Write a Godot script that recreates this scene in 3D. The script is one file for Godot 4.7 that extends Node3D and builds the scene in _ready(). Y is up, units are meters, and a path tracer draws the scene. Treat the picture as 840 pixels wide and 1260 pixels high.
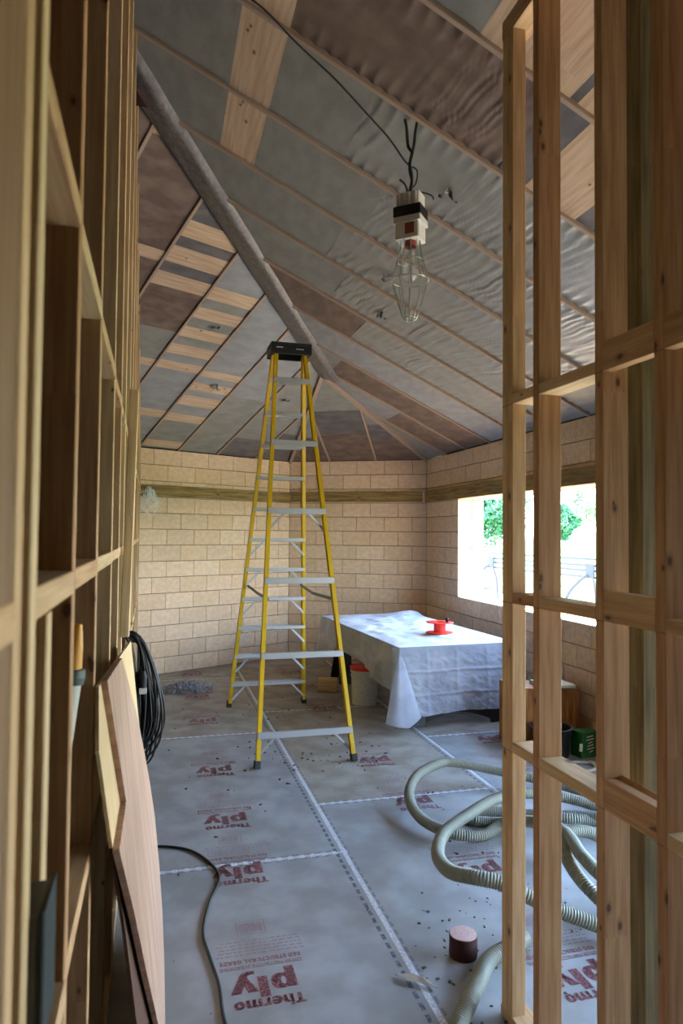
extends Node3D
# x right, y up; "z" in the builders below is the distance along the hallway (godot z = -distance); g() converts.

const T := 2.845          # top of the block walls
const S := 0.47           # roof pitch
const XR := 3.644         # inner face of the window wall
const CA := Vector2(3.644, 8.977)   # corner window wall / back wall (x, distance)
const CB := Vector2(1.865, 9.913)   # corner back wall / left block wall

var M := {}
var rng := RandomNumberGenerator.new()
var taken := {}
var dl := Vector2.ZERO
var nl := Vector2.ZERO
var dm := Vector2.ZERO
var nm := Vector2.ZERO
var block_cache := {}


func _ready() -> void:
	rng.seed = 7
	dl = Vector2(sin(deg_to_rad(62.7)), cos(deg_to_rad(62.7)))
	nl = Vector2(dl.y, -dl.x)
	dm = (CA - CB).normalized()
	nm = Vector2(dm.y, -dm.x)
	camera_and_light()
	materials()
	floor_sheets()
	block_walls()
	ceiling()
	partition_right()
	partition_left()
	outside()
	ladder()
	table()
	hose()
	work_lamp()
	plywood_sheets()
	cables()
	corner_things()
	small_things()


# ---------------------------------------------------------------- camera, sky, sun, exposure
func camera_and_light() -> void:
	var cam := Camera3D.new()
	cam.name = "camera"
	var yaw := deg_to_rad(15.0)
	var pitch := deg_to_rad(1.85)
	var roll := deg_to_rad(0.51)
	var f0 := Vector3(sin(yaw), 0, -cos(yaw))
	var r0 := Vector3(cos(yaw), 0, sin(yaw))
	var fw := f0 * cos(pitch) + Vector3.UP * sin(pitch)
	var u0 := -f0 * sin(pitch) + Vector3.UP * cos(pitch)
	var r := r0 * cos(roll) + u0 * sin(roll)
	var u := -r0 * sin(roll) + u0 * cos(roll)
	cam.transform = Transform3D(Basis(r, u, -fw), Vector3(0, 1.787, 0))
	var at := CameraAttributesPhysical.new()
	at.frustum_focal_length = 12.0 * 841.0 / 630.0
	at.frustum_focus_distance = 6.6
	at.exposure_aperture = 3.1
	at.frustum_near = 0.05
	at.frustum_far = 400.0
	cam.attributes = at
	add_child(cam)
	cam.current = true
	var sky_mat := ProceduralSkyMaterial.new()
	sky_mat.sky_top_color = Color(0.46, 0.63, 0.84)
	sky_mat.sky_horizon_color = Color(0.87, 0.915, 0.93)
	sky_mat.sky_curve = 0.2
	sky_mat.ground_bottom_color = Color(0.42, 0.4, 0.36)
	sky_mat.ground_horizon_color = Color(0.62, 0.62, 0.6)
	sky_mat.sky_energy_multiplier = 1.5
	var sky := Sky.new()
	sky.sky_material = sky_mat
	var env := Environment.new()
	env.background_mode = Environment.BG_SKY
	env.sky = sky
	env.tonemap_mode = Environment.TONE_MAPPER_LINEAR
	env.tonemap_exposure = 12.2
	env.sdfgi_enabled = true
	env.ssao_enabled = true
	env.ssil_enabled = true
	var we := WorldEnvironment.new()
	we.name = "world"
	we.environment = env
	add_child(we)
	var sun := DirectionalLight3D.new()
	sun.name = "sun"
	sun.light_color = Color(1.0, 0.95, 0.86)
	sun.light_energy = 1.5
	sun.shadow_enabled = true
	sun.light_angular_distance = 0.6
	# the sun stands high beyond the window wall, a little behind the camera
	sun.look_at_from_position(Vector3.ZERO, -g(0.40, 1.62, -0.60))
	add_child(sun)


# ---------------------------------------------------------------- helpers
func g(x: float, y: float, z: float) -> Vector3:
	return Vector3(x, y, -z)


func begin() -> SurfaceTool:
	var st := SurfaceTool.new()
	st.begin(Mesh.PRIMITIVE_TRIANGLES)
	return st


func numbered(called: String) -> String:
	if not taken.has(called):
		taken[called] = 0
		return called
	taken[called] += 1
	return "%s_%03d" % [called, taken[called]]


func tag(o: Node3D, label: String, category: String, group := "", kind := "") -> Node3D:
	if label != "":
		o.set_meta("label", label)
	if category != "":
		o.set_meta("category", category)
	if group != "":
		o.set_meta("group", group)
	if kind != "":
		o.set_meta("kind", kind)
	return o


func thing(called: String, at: Vector3, label: String, category: String, group := "", kind := "") -> Node3D:
	var o := Node3D.new()
	o.name = numbered(called)
	o.position = at
	add_child(o, true)
	tag(o, label, category, group, kind)
	return o


# commits a SurfaceTool whose vertices are in world space as one part of `parent` (a Node3D that is only moved)
func part(parent: Node3D, called: String, st: SurfaceTool, mat: Material, tangents := false) -> MeshInstance3D:
	if tangents:
		st.index()
		st.generate_tangents()
	var mi := MeshInstance3D.new()
	mi.mesh = st.commit()
	mi.material_override = mat
	mi.name = called
	if parent != self:
		mi.position = -where(parent)
	parent.add_child(mi, true)
	return mi


func where(n: Node3D) -> Vector3:
	var p := n.position
	var q := n.get_parent()
	while q is Node3D and q != self:
		p += q.position
		q = q.get_parent()
	return p


func lone(called: String, st: SurfaceTool, mat: Material, label: String, category: String, group := "", kind := "") -> MeshInstance3D:
	var mi := part(self, numbered(called), st, mat)
	tag(mi, label, category, group, kind)
	return mi


func vert(st: SurfaceTool, p: Vector3, n: Vector3, uv := Vector2.ZERO) -> void:
	st.set_normal(n)
	st.set_uv(uv)
	st.add_vertex(p)


func tri(st: SurfaceTool, a: Vector3, b: Vector3, c: Vector3, out: Vector3, ua := Vector2.ZERO, ub := Vector2.ZERO, uc := Vector2.ZERO) -> void:
	var n := (c - a).cross(b - a)
	if n.length_squared() < 1e-16:
		return
	n = n.normalized()
	if n.dot(out) < 0.0:
		n = -n
		vert(st, a, n, ua)
		vert(st, c, n, uc)
		vert(st, b, n, ub)
	else:
		vert(st, a, n, ua)
		vert(st, b, n, ub)
		vert(st, c, n, uc)


func quad(st: SurfaceTool, a: Vector3, b: Vector3, c: Vector3, d: Vector3, out: Vector3, uv := []) -> void:
	if uv.is_empty():
		tri(st, a, b, c, out)
		tri(st, a, c, d, out)
	else:
		tri(st, a, b, c, out, uv[0], uv[1], uv[2])
		tri(st, a, c, d, out, uv[0], uv[2], uv[3])


# a polygon swept from p0 to p1; profile points are (along xd, along yd)
func sweep(st: SurfaceTool, profile: PackedVector2Array, p0: Vector3, p1: Vector3, xd: Vector3, uvo := Vector2.ZERO) -> void:
	var ax := (p1 - p0).normalized()
	var xx := (xd - ax * xd.dot(ax)).normalized()
	var yy := ax.cross(xx).normalized()
	var length := p0.distance_to(p1)
	var n := profile.size()
	var area := 0.0
	for i in n:
		area += profile[i].cross(profile[(i + 1) % n])
	var per := 0.0
	for i in n:
		var a: Vector2 = profile[i]
		var b: Vector2 = profile[(i + 1) % n]
		var e := b - a
		var o2 := Vector2(e.y, -e.x) * signf(area)
		var out := xx * o2.x + yy * o2.y
		var pa := xx * a.x + yy * a.y
		var pb := xx * b.x + yy * b.y
		var u0 := per / 0.36 + uvo.x
		per += e.length()
		var u1 := per / 0.36 + uvo.x
		var v0 := uvo.y
		var v1 := uvo.y + length / 1.6
		quad(st, p0 + pa, p0 + pb, p1 + pb, p1 + pa, out, [Vector2(u0, v0), Vector2(u1, v0), Vector2(u1, v1), Vector2(u0, v1)])
	var idx := Geometry2D.triangulate_polygon(profile)
	for k in range(0, idx.size(), 3):
		var q: Array[Vector3] = []
		var w: Array[Vector2] = []
		for j in 3:
			var v: Vector2 = profile[idx[k + j]]
			q.append(xx * v.x + yy * v.y)
			w.append(Vector2(v.x * 2.8 + uvo.x, v.y * 0.25 + uvo.y))
		tri(st, p0 + q[0], p0 + q[1], p0 + q[2], -ax, w[0], w[1], w[2])
		tri(st, p1 + q[0], p1 + q[1], p1 + q[2], ax, w[0], w[1], w[2])


func rect(w: float, h: float, c := 0.003) -> PackedVector2Array:
	var a := w / 2.0
	var b := h / 2.0
	c = minf(c, minf(a, b) * 0.6)
	return PackedVector2Array([Vector2(-a + c, -b), Vector2(a - c, -b), Vector2(a, -b + c), Vector2(a, b - c), Vector2(a - c, b), Vector2(-a + c, b), Vector2(-a, b - c), Vector2(-a, -b + c)])


# board w (along xd) by h from p0 to p1, softened edges
func bar(st: SurfaceTool, p0: Vector3, p1: Vector3, w: float, h: float, xd: Vector3, c := 0.003) -> void:
	sweep(st, rect(w, h, c), p0, p1, xd, Vector2(rng.randf(), rng.randf()))


# axis-aligned box in (x, y, distance) limits, softened edges along its longest side
func slab(st: SurfaceTool, x0: float, x1: float, y0: float, y1: float, z0: float, z1: float, c := 0.002) -> void:
	var dx := x1 - x0
	var dy := y1 - y0
	var dz := z1 - z0
	var mx := (x0 + x1) / 2.0
	var my := (y0 + y1) / 2.0
	var mz := (z0 + z1) / 2.0
	if dy >= dx and dy >= dz:
		bar(st, g(mx, y0, mz), g(mx, y1, mz), dx, dz, Vector3.RIGHT, c)
	elif dx >= dz:
		bar(st, g(x0, my, mz), g(x1, my, mz), dy, dz, Vector3.UP, c)
	else:
		bar(st, g(mx, my, z0), g(mx, my, z1), dx, dy, Vector3.RIGHT, c)


# flat polygon (2D, in ex/ey) with thickness t along n (front face at +n side)
func prism(st: SurfaceTool, poly: PackedVector2Array, o: Vector3, ex: Vector3, ey: Vector3, n: Vector3, t: float, uvs := 1.0) -> void:
	var idx := Geometry2D.triangulate_polygon(poly)
	for k in range(0, idx.size(), 3):
		var q: Array[Vector3] = []
		var w: Array[Vector2] = []
		for j in 3:
			var v: Vector2 = poly[idx[k + j]]
			q.append(o + ex * v.x + ey * v.y)
			w.append(v * uvs)
		tri(st, q[0], q[1], q[2], n, w[0], w[1], w[2])
		tri(st, q[0] - n * t, q[1] - n * t, q[2] - n * t, -n, w[0], w[1], w[2])
	var area := 0.0
	var m := poly.size()
	for i in m:
		area += poly[i].cross(poly[(i + 1) % m])
	for i in m:
		var a: Vector2 = poly[i]
		var b: Vector2 = poly[(i + 1) % m]
		var e := b - a
		var o2 := Vector2(e.y, -e.x) * signf(area)
		var pa := o + ex * a.x + ey * a.y
		var pb := o + ex * b.x + ey * b.y
		quad(st, pa, pb, pb - n * t, pa - n * t, ex * o2.x + ey * o2.y, [a * uvs, b * uvs, b * uvs, a * uvs])


# tube along points; radius may vary ribbed
func tube(st: SurfaceTool, pts: PackedVector3Array, r: float, sides := 8, rib := 0.0, pitch := 0.0) -> void:
	var n := pts.size()
	var t0 := (pts[1] - pts[0]).normalized()
	var side := t0.cross(Vector3.UP)
	if side.length() < 0.01:
		side = t0.cross(Vector3.RIGHT)
	side = side.normalized()
	var rings: Array[PackedVector3Array] = []
	var norms: Array[PackedVector3Array] = []
	var run := 0.0
	for i in n:
		var t := (pts[mini(i + 1, n - 1)] - pts[maxi(i - 1, 0)]).normalized()
		side = (side - t * side.dot(t)).normalized()
		var up := t.cross(side)
		if i > 0:
			run += pts[i].distance_to(pts[i - 1])
		var rr := r
		var slope := 0.0
		if rib > 0.0:
			rr += rib * cos(TAU * run / pitch)
			slope = -rib * sin(TAU * run / pitch) * TAU / pitch
		var a := PackedVector3Array()
		var b := PackedVector3Array()
		for k in sides + 1:
			var an := TAU * k / sides
			var d := side * cos(an) + up * sin(an)
			a.append(pts[i] + d * rr)
			b.append((d - t * slope).normalized())
		rings.append(a)
		norms.append(b)
	for i in n - 1:
		for k in sides:
			var a := rings[i][k]
			var b := rings[i][k + 1]
			var c := rings[i + 1][k + 1]
			var d := rings[i + 1][k]
			var na := norms[i][k]
			var nb := norms[i][k + 1]
			var nc := norms[i + 1][k + 1]
			var nd := norms[i + 1][k]
			var front := (c - a).cross(b - a).dot(na + nc) > 0.0
			var u0 := Vector2(float(k) / sides, float(i) * 0.02)
			if front:
				vert(st, a, na, u0); vert(st, b, nb, u0); vert(st, c, nc, u0)
				vert(st, a, na, u0); vert(st, c, nc, u0); vert(st, d, nd, u0)
			else:
				vert(st, a, na, u0); vert(st, c, nc, u0); vert(st, b, nb, u0)
				vert(st, a, na, u0); vert(st, d, nd, u0); vert(st, c, nc, u0)
	for e in [0, n - 1]:
		var out := (pts[0] - pts[1]) if e == 0 else (pts[n - 1] - pts[n - 2])
		for k in sides:
			tri(st, pts[e], rings[e][k], rings[e][k + 1], out)


func smooth(pts: Array, step := 0.02) -> PackedVector3Array:
	var out := PackedVector3Array()
	var n := pts.size()
	for i in n - 1:
		var p0: Vector3 = pts[maxi(i - 1, 0)]
		var p1: Vector3 = pts[i]
		var p2: Vector3 = pts[i + 1]
		var p3: Vector3 = pts[mini(i + 2, n - 1)]
		var m := maxi(1, int(ceil(p1.distance_to(p2) / step)))
		for k in m:
			out.append(p1.cubic_interpolate(p2, p0, p3, float(k) / m))
	out.append(pts[n - 1])
	return out


# profile (radius, height) turned about the axis through `base`
func lathe(st: SurfaceTool, prof: Array, base: Vector3, sides := 24, axis := Vector3.UP) -> void:
	var xx := axis.cross(Vector3.FORWARD)
	if xx.length() < 0.1:
		xx = axis.cross(Vector3.RIGHT)
	xx = xx.normalized()
	var yy := axis.cross(xx).normalized()
	for i in prof.size() - 1:
		var a: Vector2 = prof[i]
		var b: Vector2 = prof[i + 1]
		var e := b - a
		if e.length() < 1e-6:
			continue
		var n2 := Vector2(e.y, -e.x).normalized()
		for k in sides:
			var d0 := xx * cos(TAU * k / sides) + yy * sin(TAU * k / sides)
			var d1 := xx * cos(TAU * (k + 1) / sides) + yy * sin(TAU * (k + 1) / sides)
			var n0 := (d0 * n2.x + axis * n2.y).normalized()
			var n1 := (d1 * n2.x + axis * n2.y).normalized()
			var p := [base + d0 * a.x + axis * a.y, base + d1 * a.x + axis * a.y, base + d1 * b.x + axis * b.y, base + d0 * b.x + axis * b.y]
			var nn := [n0, n1, n1, n0]
			var uv := [Vector2(float(k) / sides, a.y), Vector2(float(k + 1) / sides, a.y), Vector2(float(k + 1) / sides, b.y), Vector2(float(k) / sides, b.y)]
			var p0: Vector3 = p[0]
			var p1: Vector3 = p[1]
			var p2: Vector3 = p[2]
			var order := [0, 1, 2, 0, 2, 3] if (p2 - p0).cross(p1 - p0).dot(n0 + n1) >= 0.0 else [0, 2, 1, 0, 3, 2]
			for j in order:
				vert(st, p[j], nn[j], uv[j])


# a grid of points (rows of PackedVector3Array) as a smooth sheet
func sheet(st: SurfaceTool, rows: Array, facing: Vector3) -> void:
	var m := rows.size()
	var n: int = rows[0].size()
	var norm: Array[PackedVector3Array] = []
	for i in m:
		var line := PackedVector3Array()
		for j in n:
			var du: Vector3 = rows[i][mini(j + 1, n - 1)] - rows[i][maxi(j - 1, 0)]
			var dv: Vector3 = rows[mini(i + 1, m - 1)][j] - rows[maxi(i - 1, 0)][j]
			var nn := du.cross(dv)
			nn = nn.normalized() if nn.length() > 1e-9 else facing
			if nn.dot(facing) < 0.0:
				nn = -nn
			line.append(nn)
		norm.append(line)
	for i in m - 1:
		for j in n - 1:
			var p := [rows[i][j], rows[i][j + 1], rows[i + 1][j + 1], rows[i + 1][j]]
			var q := [norm[i][j], norm[i][j + 1], norm[i + 1][j + 1], norm[i + 1][j]]
			var p0: Vector3 = p[0]
			var p1: Vector3 = p[1]
			var p2: Vector3 = p[2]
			var q0: Vector3 = q[0]
			var order := [0, 1, 2, 0, 2, 3] if (p2 - p0).cross(p1 - p0).dot(q0) >= 0.0 else [0, 2, 1, 0, 3, 2]
			for k in order:
				vert(st, p[k], q[k], Vector2(j, i) * 0.05)


# ---------------------------------------------------------------- materials
func std(c: Color, rough := 0.8, metal := 0.0) -> StandardMaterial3D:
	var m := StandardMaterial3D.new()
	m.albedo_color = c
	m.roughness = rough
	m.metallic = metal
	m.cull_mode = BaseMaterial3D.CULL_DISABLED
	return m


func noise(s: int, freq: float, octaves := 4, warp := 0.0) -> FastNoiseLite:
	var n := FastNoiseLite.new()
	n.seed = s
	n.noise_type = FastNoiseLite.TYPE_SIMPLEX_SMOOTH
	n.frequency = freq
	n.fractal_octaves = octaves
	if warp > 0.0:
		n.domain_warp_enabled = true
		n.domain_warp_amplitude = warp
		n.domain_warp_frequency = freq * 0.6
	return n


func ramp(cols: Array, offs: Array) -> Gradient:
	var gr := Gradient.new()
	gr.offsets = PackedFloat32Array(offs)
	gr.colors = PackedColorArray(cols)
	return gr


func noise_tex(n: FastNoiseLite, size: int, gr: Gradient = null, normal := 0.0) -> NoiseTexture2D:
	var t := NoiseTexture2D.new()
	t.width = size
	t.height = size
	t.seamless = true
	t.noise = n
	if gr:
		t.color_ramp = gr
	if normal > 0.0:
		t.as_normal_map = true
		t.bump_strength = normal
	return t


func mottled(a: Color, b: Color, c: Color, s: int, freq: float, scale: float, rough := 0.85, bump := 0.0) -> StandardMaterial3D:
	var m := std(Color.WHITE, rough)
	m.albedo_texture = noise_tex(noise(s, freq, 5), 512, ramp([a, b, c], [0.25, 0.5, 0.75]))
	m.uv1_triplanar = true
	m.uv1_world_triplanar = true
	m.uv1_scale = Vector3.ONE * scale
	if bump > 0.0:
		m.normal_enabled = true
		m.normal_texture = noise_tex(noise(s + 50, freq * 3.0, 4), 512, null, bump)
		m.normal_scale = 0.5
	return m


# sawn softwood: x across the board, y along it
func wood(light: Color, dark: Color, s: int, knots: int, contrast := 1.0) -> StandardMaterial3D:
	var w := 192
	var h := 640
	var im := Image.create_empty(w, h, false, Image.FORMAT_RGB8)
	var fine := noise(s, 1.0, 2)
	var broad := noise(s + 1, 1.0, 2)
	var r := RandomNumberGenerator.new()
	r.seed = s * 31 + 5
	var ks: Array[Vector3] = []
	for k in knots:
		ks.append(Vector3(r.randf() * w, r.randf() * h, r.randf_range(1.8, 4.6)))
	for y in h:
		for x in w:
			var bend := 0.0
			var kd := 0.0
			for q in ks:
				var ddx := fposmod(x - q.x + w * 0.5, w) - w * 0.5
				var ddy := (fposmod(y - q.y + h * 0.5, h) - h * 0.5) * 0.75
				var d := sqrt(ddx * ddx + ddy * ddy) / q.z
				if d < 6.0:
					bend += signf(ddx) * 5.0 * exp(-d * d * 0.3)
					kd = maxf(kd, 1.0 - smoothstep(0.7, 1.25, d))
					kd = maxf(kd, 0.3 * (1.0 - smoothstep(1.0, 2.6, d)))
			var an := TAU * x / w
			var cx := cos(an) * 30.0
			var cz := sin(an) * 30.0
			var v1 := fine.get_noise_3d((cx + bend) * 0.55, y * 0.008, cz * 0.55)
			var v2 := broad.get_noise_3d(cx * 0.07 + bend * 0.1, y * 0.006, cz * 0.07)
			var v3 := fine.get_noise_3d(cx * 2.0, y * 0.05, cz * 2.0 + 40.0)
			var t := clampf(0.35 + contrast * (v1 * 0.4 + v2 * 0.55 + v3 * 0.12), 0.0, 1.0)
			var c := light.lerp(dark, t)
			if kd > 0.0:
				c = c.lerp(Color(0.30, 0.18, 0.10), kd * 0.75)
			im.set_pixel(x, y, c)
	var m := std(Color.WHITE, 0.72)
	m.albedo_texture = ImageTexture.create_from_image(im)
	return m


func materials() -> void:
	var studs: Array[StandardMaterial3D] = []
	studs.append(wood(Color(0.84, 0.71, 0.53), Color(0.70, 0.54, 0.37), 11, 9))
	studs.append(wood(Color(0.81, 0.66, 0.48), Color(0.66, 0.48, 0.31), 12, 13))
	studs.append(wood(Color(0.86, 0.75, 0.57), Color(0.74, 0.60, 0.42), 13, 7))
	studs.append(wood(Color(0.77, 0.60, 0.42), Color(0.61, 0.42, 0.26), 14, 10))
	M.studs = studs
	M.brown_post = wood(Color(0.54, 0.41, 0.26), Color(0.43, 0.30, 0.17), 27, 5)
	M.treated = wood(Color(0.53, 0.49, 0.35), Color(0.38, 0.33, 0.21), 21, 4, 1.3)
	M.nailer = wood(Color(0.62, 0.52, 0.30), Color(0.40, 0.30, 0.15), 22, 6, 1.5)
	M.plank = wood(Color(0.80, 0.70, 0.59), Color(0.68, 0.56, 0.45), 23, 10)
	M.ply_red = wood(Color(0.74, 0.61, 0.51), Color(0.60, 0.45, 0.36), 24, 0, 1.3)
	M.ply_pale = wood(Color(0.86, 0.75, 0.56), Color(0.78, 0.64, 0.44), 25, 2, 0.8)
	M.crate_wood = wood(Color(0.70, 0.48, 0.26), Color(0.50, 0.30, 0.14), 26, 1, 1.6)
	M.gap_shade = std(Color(0.34, 0.22, 0.14), 0.8)  # dark brown for the shaded gap in the plywood stack
	M.plank_flat = M.plank.duplicate()
	M.plank_flat.uv1_scale = Vector3(2.8, 0.62, 1)
	M.plastic_wrap = mottled(Color(0.35, 0.33, 0.32), Color(0.40, 0.38, 0.37), Color(0.45, 0.43, 0.42), 45, 0.02, 1.5, 0.4, 4.0)
	M.ply_flat_red = M.ply_red.duplicate()
	M.ply_flat_red.uv1_scale = Vector3(2.2, 0.5, 1)
	M.ply_flat_pale = M.ply_pale.duplicate()
	M.ply_flat_pale.uv1_scale = Vector3(1.6, 0.5, 1)
	M.crate_flat = M.crate_wood.duplicate()
	M.crate_flat.uv1_scale = Vector3(2.0, 1.0, 1)
	M.rafter = std(Color(0.64, 0.55, 0.48), 0.7)
	var blocks: Array[StandardMaterial3D] = []
	blocks.append(mottled(Color(0.84, 0.725, 0.59), Color(0.87, 0.755, 0.62), Color(0.90, 0.785, 0.65), 31, 0.02, 1.3, 0.92, 0.5))
	blocks.append(mottled(Color(0.82, 0.705, 0.575), Color(0.85, 0.735, 0.605), Color(0.88, 0.765, 0.63), 32, 0.02, 1.3, 0.92, 0.5))
	blocks.append(mottled(Color(0.86, 0.745, 0.615), Color(0.89, 0.775, 0.64), Color(0.92, 0.815, 0.68), 33, 0.02, 1.3, 0.92, 0.5))
	blocks.append(mottled(Color(0.83, 0.705, 0.56), Color(0.86, 0.735, 0.59), Color(0.88, 0.765, 0.62), 34, 0.02, 1.3, 0.92, 0.5))
	M.blocks = blocks
	M.mortar = std(Color(0.36, 0.29, 0.21), 0.95)
	M.render = std(Color(0.70, 0.6, 0.46), 0.95)
	M.dark_board = std(Color(0.42, 0.36, 0.29), 0.95)
	# ceiling
	M.plastic = film(Color(0.50, 0.50, 0.48), Color(0.545, 0.545, 0.525), 41, 0.22)
	M.plastic_wrinkled = film(Color(0.48, 0.48, 0.465), Color(0.525, 0.525, 0.51), 47, 0.2)
	M.plastic_pale = film(Color(0.535, 0.54, 0.545), Color(0.58, 0.585, 0.59), 42, 0.2)
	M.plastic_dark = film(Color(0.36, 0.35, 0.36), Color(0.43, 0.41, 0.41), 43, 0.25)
	M.kraft = film(Color(0.40, 0.335, 0.30), Color(0.48, 0.41, 0.37), 44, 0.25)
	M.plastic_wrinkled_fold = mottled(Color(0.51, 0.51, 0.495), Color(0.535, 0.535, 0.52), Color(0.56, 0.56, 0.545), 48, 0.012, 0.8, 0.36)
	M.kraft_fold = mottled(Color(0.40, 0.335, 0.30), Color(0.44, 0.375, 0.335), Color(0.48, 0.41, 0.37), 49, 0.012, 0.8, 0.38)
	M.deck = std(Color(0.30, 0.26, 0.22), 0.9)
	# floor
	M.floor = mottled(Color(0.545, 0.545, 0.535), Color(0.58, 0.58, 0.575), Color(0.615, 0.62, 0.62), 51, 0.012, 0.5, 0.55)
	M.floor_dusty_warm = mottled(Color(0.55, 0.51, 0.45), Color(0.60, 0.565, 0.51), Color(0.635, 0.61, 0.56), 52, 0.012, 0.5, 0.6)  # sawdust brown, with the bounced light at the back also put into the colour
	M.subfloor = std(Color(0.3, 0.28, 0.25), 0.9)
	M.tape = mottled(Color(0.70, 0.71, 0.73), Color(0.80, 0.81, 0.83), Color(0.88, 0.88, 0.90), 53, 0.05, 2.0, 0.5)
	M.ink = mottled(Color(0.61, 0.50, 0.50), Color(0.58, 0.36, 0.37), Color(0.54, 0.29, 0.31), 54, 0.05, 2.5, 0.7)
	M.ink_pale = mottled(Color(0.60, 0.54, 0.54), Color(0.58, 0.46, 0.47), Color(0.55, 0.40, 0.41), 55, 0.05, 2.5, 0.7)
	M.dash = mottled(Color(0.25, 0.27, 0.31), Color(0.34, 0.36, 0.41), Color(0.46, 0.48, 0.52), 56, 0.05, 2.0, 0.6)
	M.dash_pale = mottled(Color(0.40, 0.42, 0.46), Color(0.46, 0.48, 0.52), Color(0.52, 0.54, 0.58), 57, 0.05, 2.0, 0.6)
	# things
	M.yellow = std(Color(0.86, 0.70, 0.06), 0.38)
	M.alu = std(Color(0.72, 0.73, 0.74), 0.42, 0.55)
	M.black_plastic = std(Color(0.075, 0.08, 0.08), 0.5)
	M.black = std(Color(0.04, 0.04, 0.045), 0.55)
	M.rubber = std(Color(0.22, 0.23, 0.22), 0.7)
	M.cloth = mottled(Color(0.80, 0.82, 0.86), Color(0.86, 0.88, 0.92), Color(0.91, 0.93, 0.96), 61, 0.006, 0.8, 0.75, 0.6)
	M.cloth.backlight_enabled = true
	M.cloth.backlight = Color(0.35, 0.35, 0.35)
	M.cloth_thin = M.cloth.duplicate()
	M.cloth_thin.albedo_color = Color(0.92, 0.93, 0.95, 0.62)
	M.cloth_thin.transparency = BaseMaterial3D.TRANSPARENCY_ALPHA
	M.orange = std(Color(0.93, 0.21, 0.12), 0.45)
	M.bucket = mottled(Color(0.78, 0.77, 0.68), Color(0.84, 0.83, 0.76), Color(0.86, 0.85, 0.80), 62, 0.02, 2.0, 0.5)
	M.hose = std(Color(0.55, 0.56, 0.50), 0.55)
	M.white_plastic = std(Color(0.80, 0.79, 0.74), 0.5)
	M.red_plastic = std(Color(0.52, 0.24, 0.17), 0.5)
	M.steel_wire = std(Color(0.72, 0.74, 0.68), 0.3, 0.8)
	M.green = std(Color(0.06, 0.36, 0.13), 0.55)
	M.paper = std(Color(0.82, 0.80, 0.76), 0.8)
	M.scrap = std(Color(0.66, 0.60, 0.54), 0.85)
	M.cord = std(Color(0.09, 0.095, 0.10), 0.5)
	M.wire = std(Color(0.24, 0.24, 0.22), 0.6)
	M.cord_tan = std(Color(0.26, 0.24, 0.2), 0.6)
	M.galv = std(Color(0.46, 0.46, 0.43), 0.5, 0.3)
	M.dark_green = std(Color(0.10, 0.15, 0.13), 0.5, 0.2)
	M.rust = std(Color(0.24, 0.12, 0.09), 0.8)
	M.stub_side = mottled(Color(0.17, 0.07, 0.06), Color(0.23, 0.09, 0.075), Color(0.30, 0.13, 0.11), 63, 0.05, 4.0, 0.7)
	M.stub_top = mottled(Color(0.74, 0.58, 0.55), Color(0.82, 0.68, 0.65), Color(0.88, 0.76, 0.73), 64, 0.05, 5.0, 0.8)
	M.shavings = std(Color(0.66, 0.66, 0.66), 0.8)
	M.chip = std(Color(0.34, 0.32, 0.29), 0.9)
	M.clear_film = std(Color(0.86, 0.87, 0.86), 0.35)
	M.clear_film.backlight_enabled = true
	M.clear_film.backlight = Color(0.4, 0.4, 0.4)
	M.yellow_cap = std(Color(0.85, 0.58, 0.08), 0.5)
	M.ring_green = std(Color(0.26, 0.32, 0.30), 0.5)
	M.glass = StandardMaterial3D.new()
	M.glass.albedo_color = Color(1, 1, 1, 0.12)
	M.glass.transparency = BaseMaterial3D.TRANSPARENCY_ALPHA
	M.glass.roughness = 0.05
	# outdoors
	M.yard = mottled(Color(0.66, 0.60, 0.50), Color(0.72, 0.67, 0.58), Color(0.78, 0.74, 0.66), 71, 0.02, 0.2, 0.95)
	M.grass = std(Color(0.34, 0.46, 0.20), 0.95)
	M.leaf = std(Color(0.22, 0.42, 0.29), 0.6)
	M.leaf.backlight_enabled = true
	M.leaf.backlight = Color(0.12, 0.22, 0.10)
	M.leaf_overlit = std(Color(0.70, 0.76, 0.66), 0.6)  # overexposed daylight put into the leaf colour of the farthest tree
	M.bark = std(Color(0.62, 0.58, 0.5), 0.95)
	M.brake_blue = std(Color(0.20, 0.22, 0.26), 0.6, 0.0)
	M.rock = std(Color(0.45, 0.25, 0.16), 0.9)


# wrinkled film under the insulation; the folds run up and down between the rafters
func film(a: Color, b: Color, s: int, deep: float) -> StandardMaterial3D:
	var m := std(Color.WHITE, 0.45)
	m.albedo_texture = noise_tex(noise(s, 0.012, 5), 512, ramp([a, a.lerp(b, 0.5), b], [0.25, 0.5, 0.75]))
	m.normal_enabled = true
	m.normal_texture = noise_tex(noise(s + 7, 0.014, 3, 18.0), 512, null, 5.0)
	m.normal_scale = deep
	m.uv1_scale = Vector3(0.5, 1.2, 1)
	m.metallic_specular = 0.4
	return m


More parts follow.
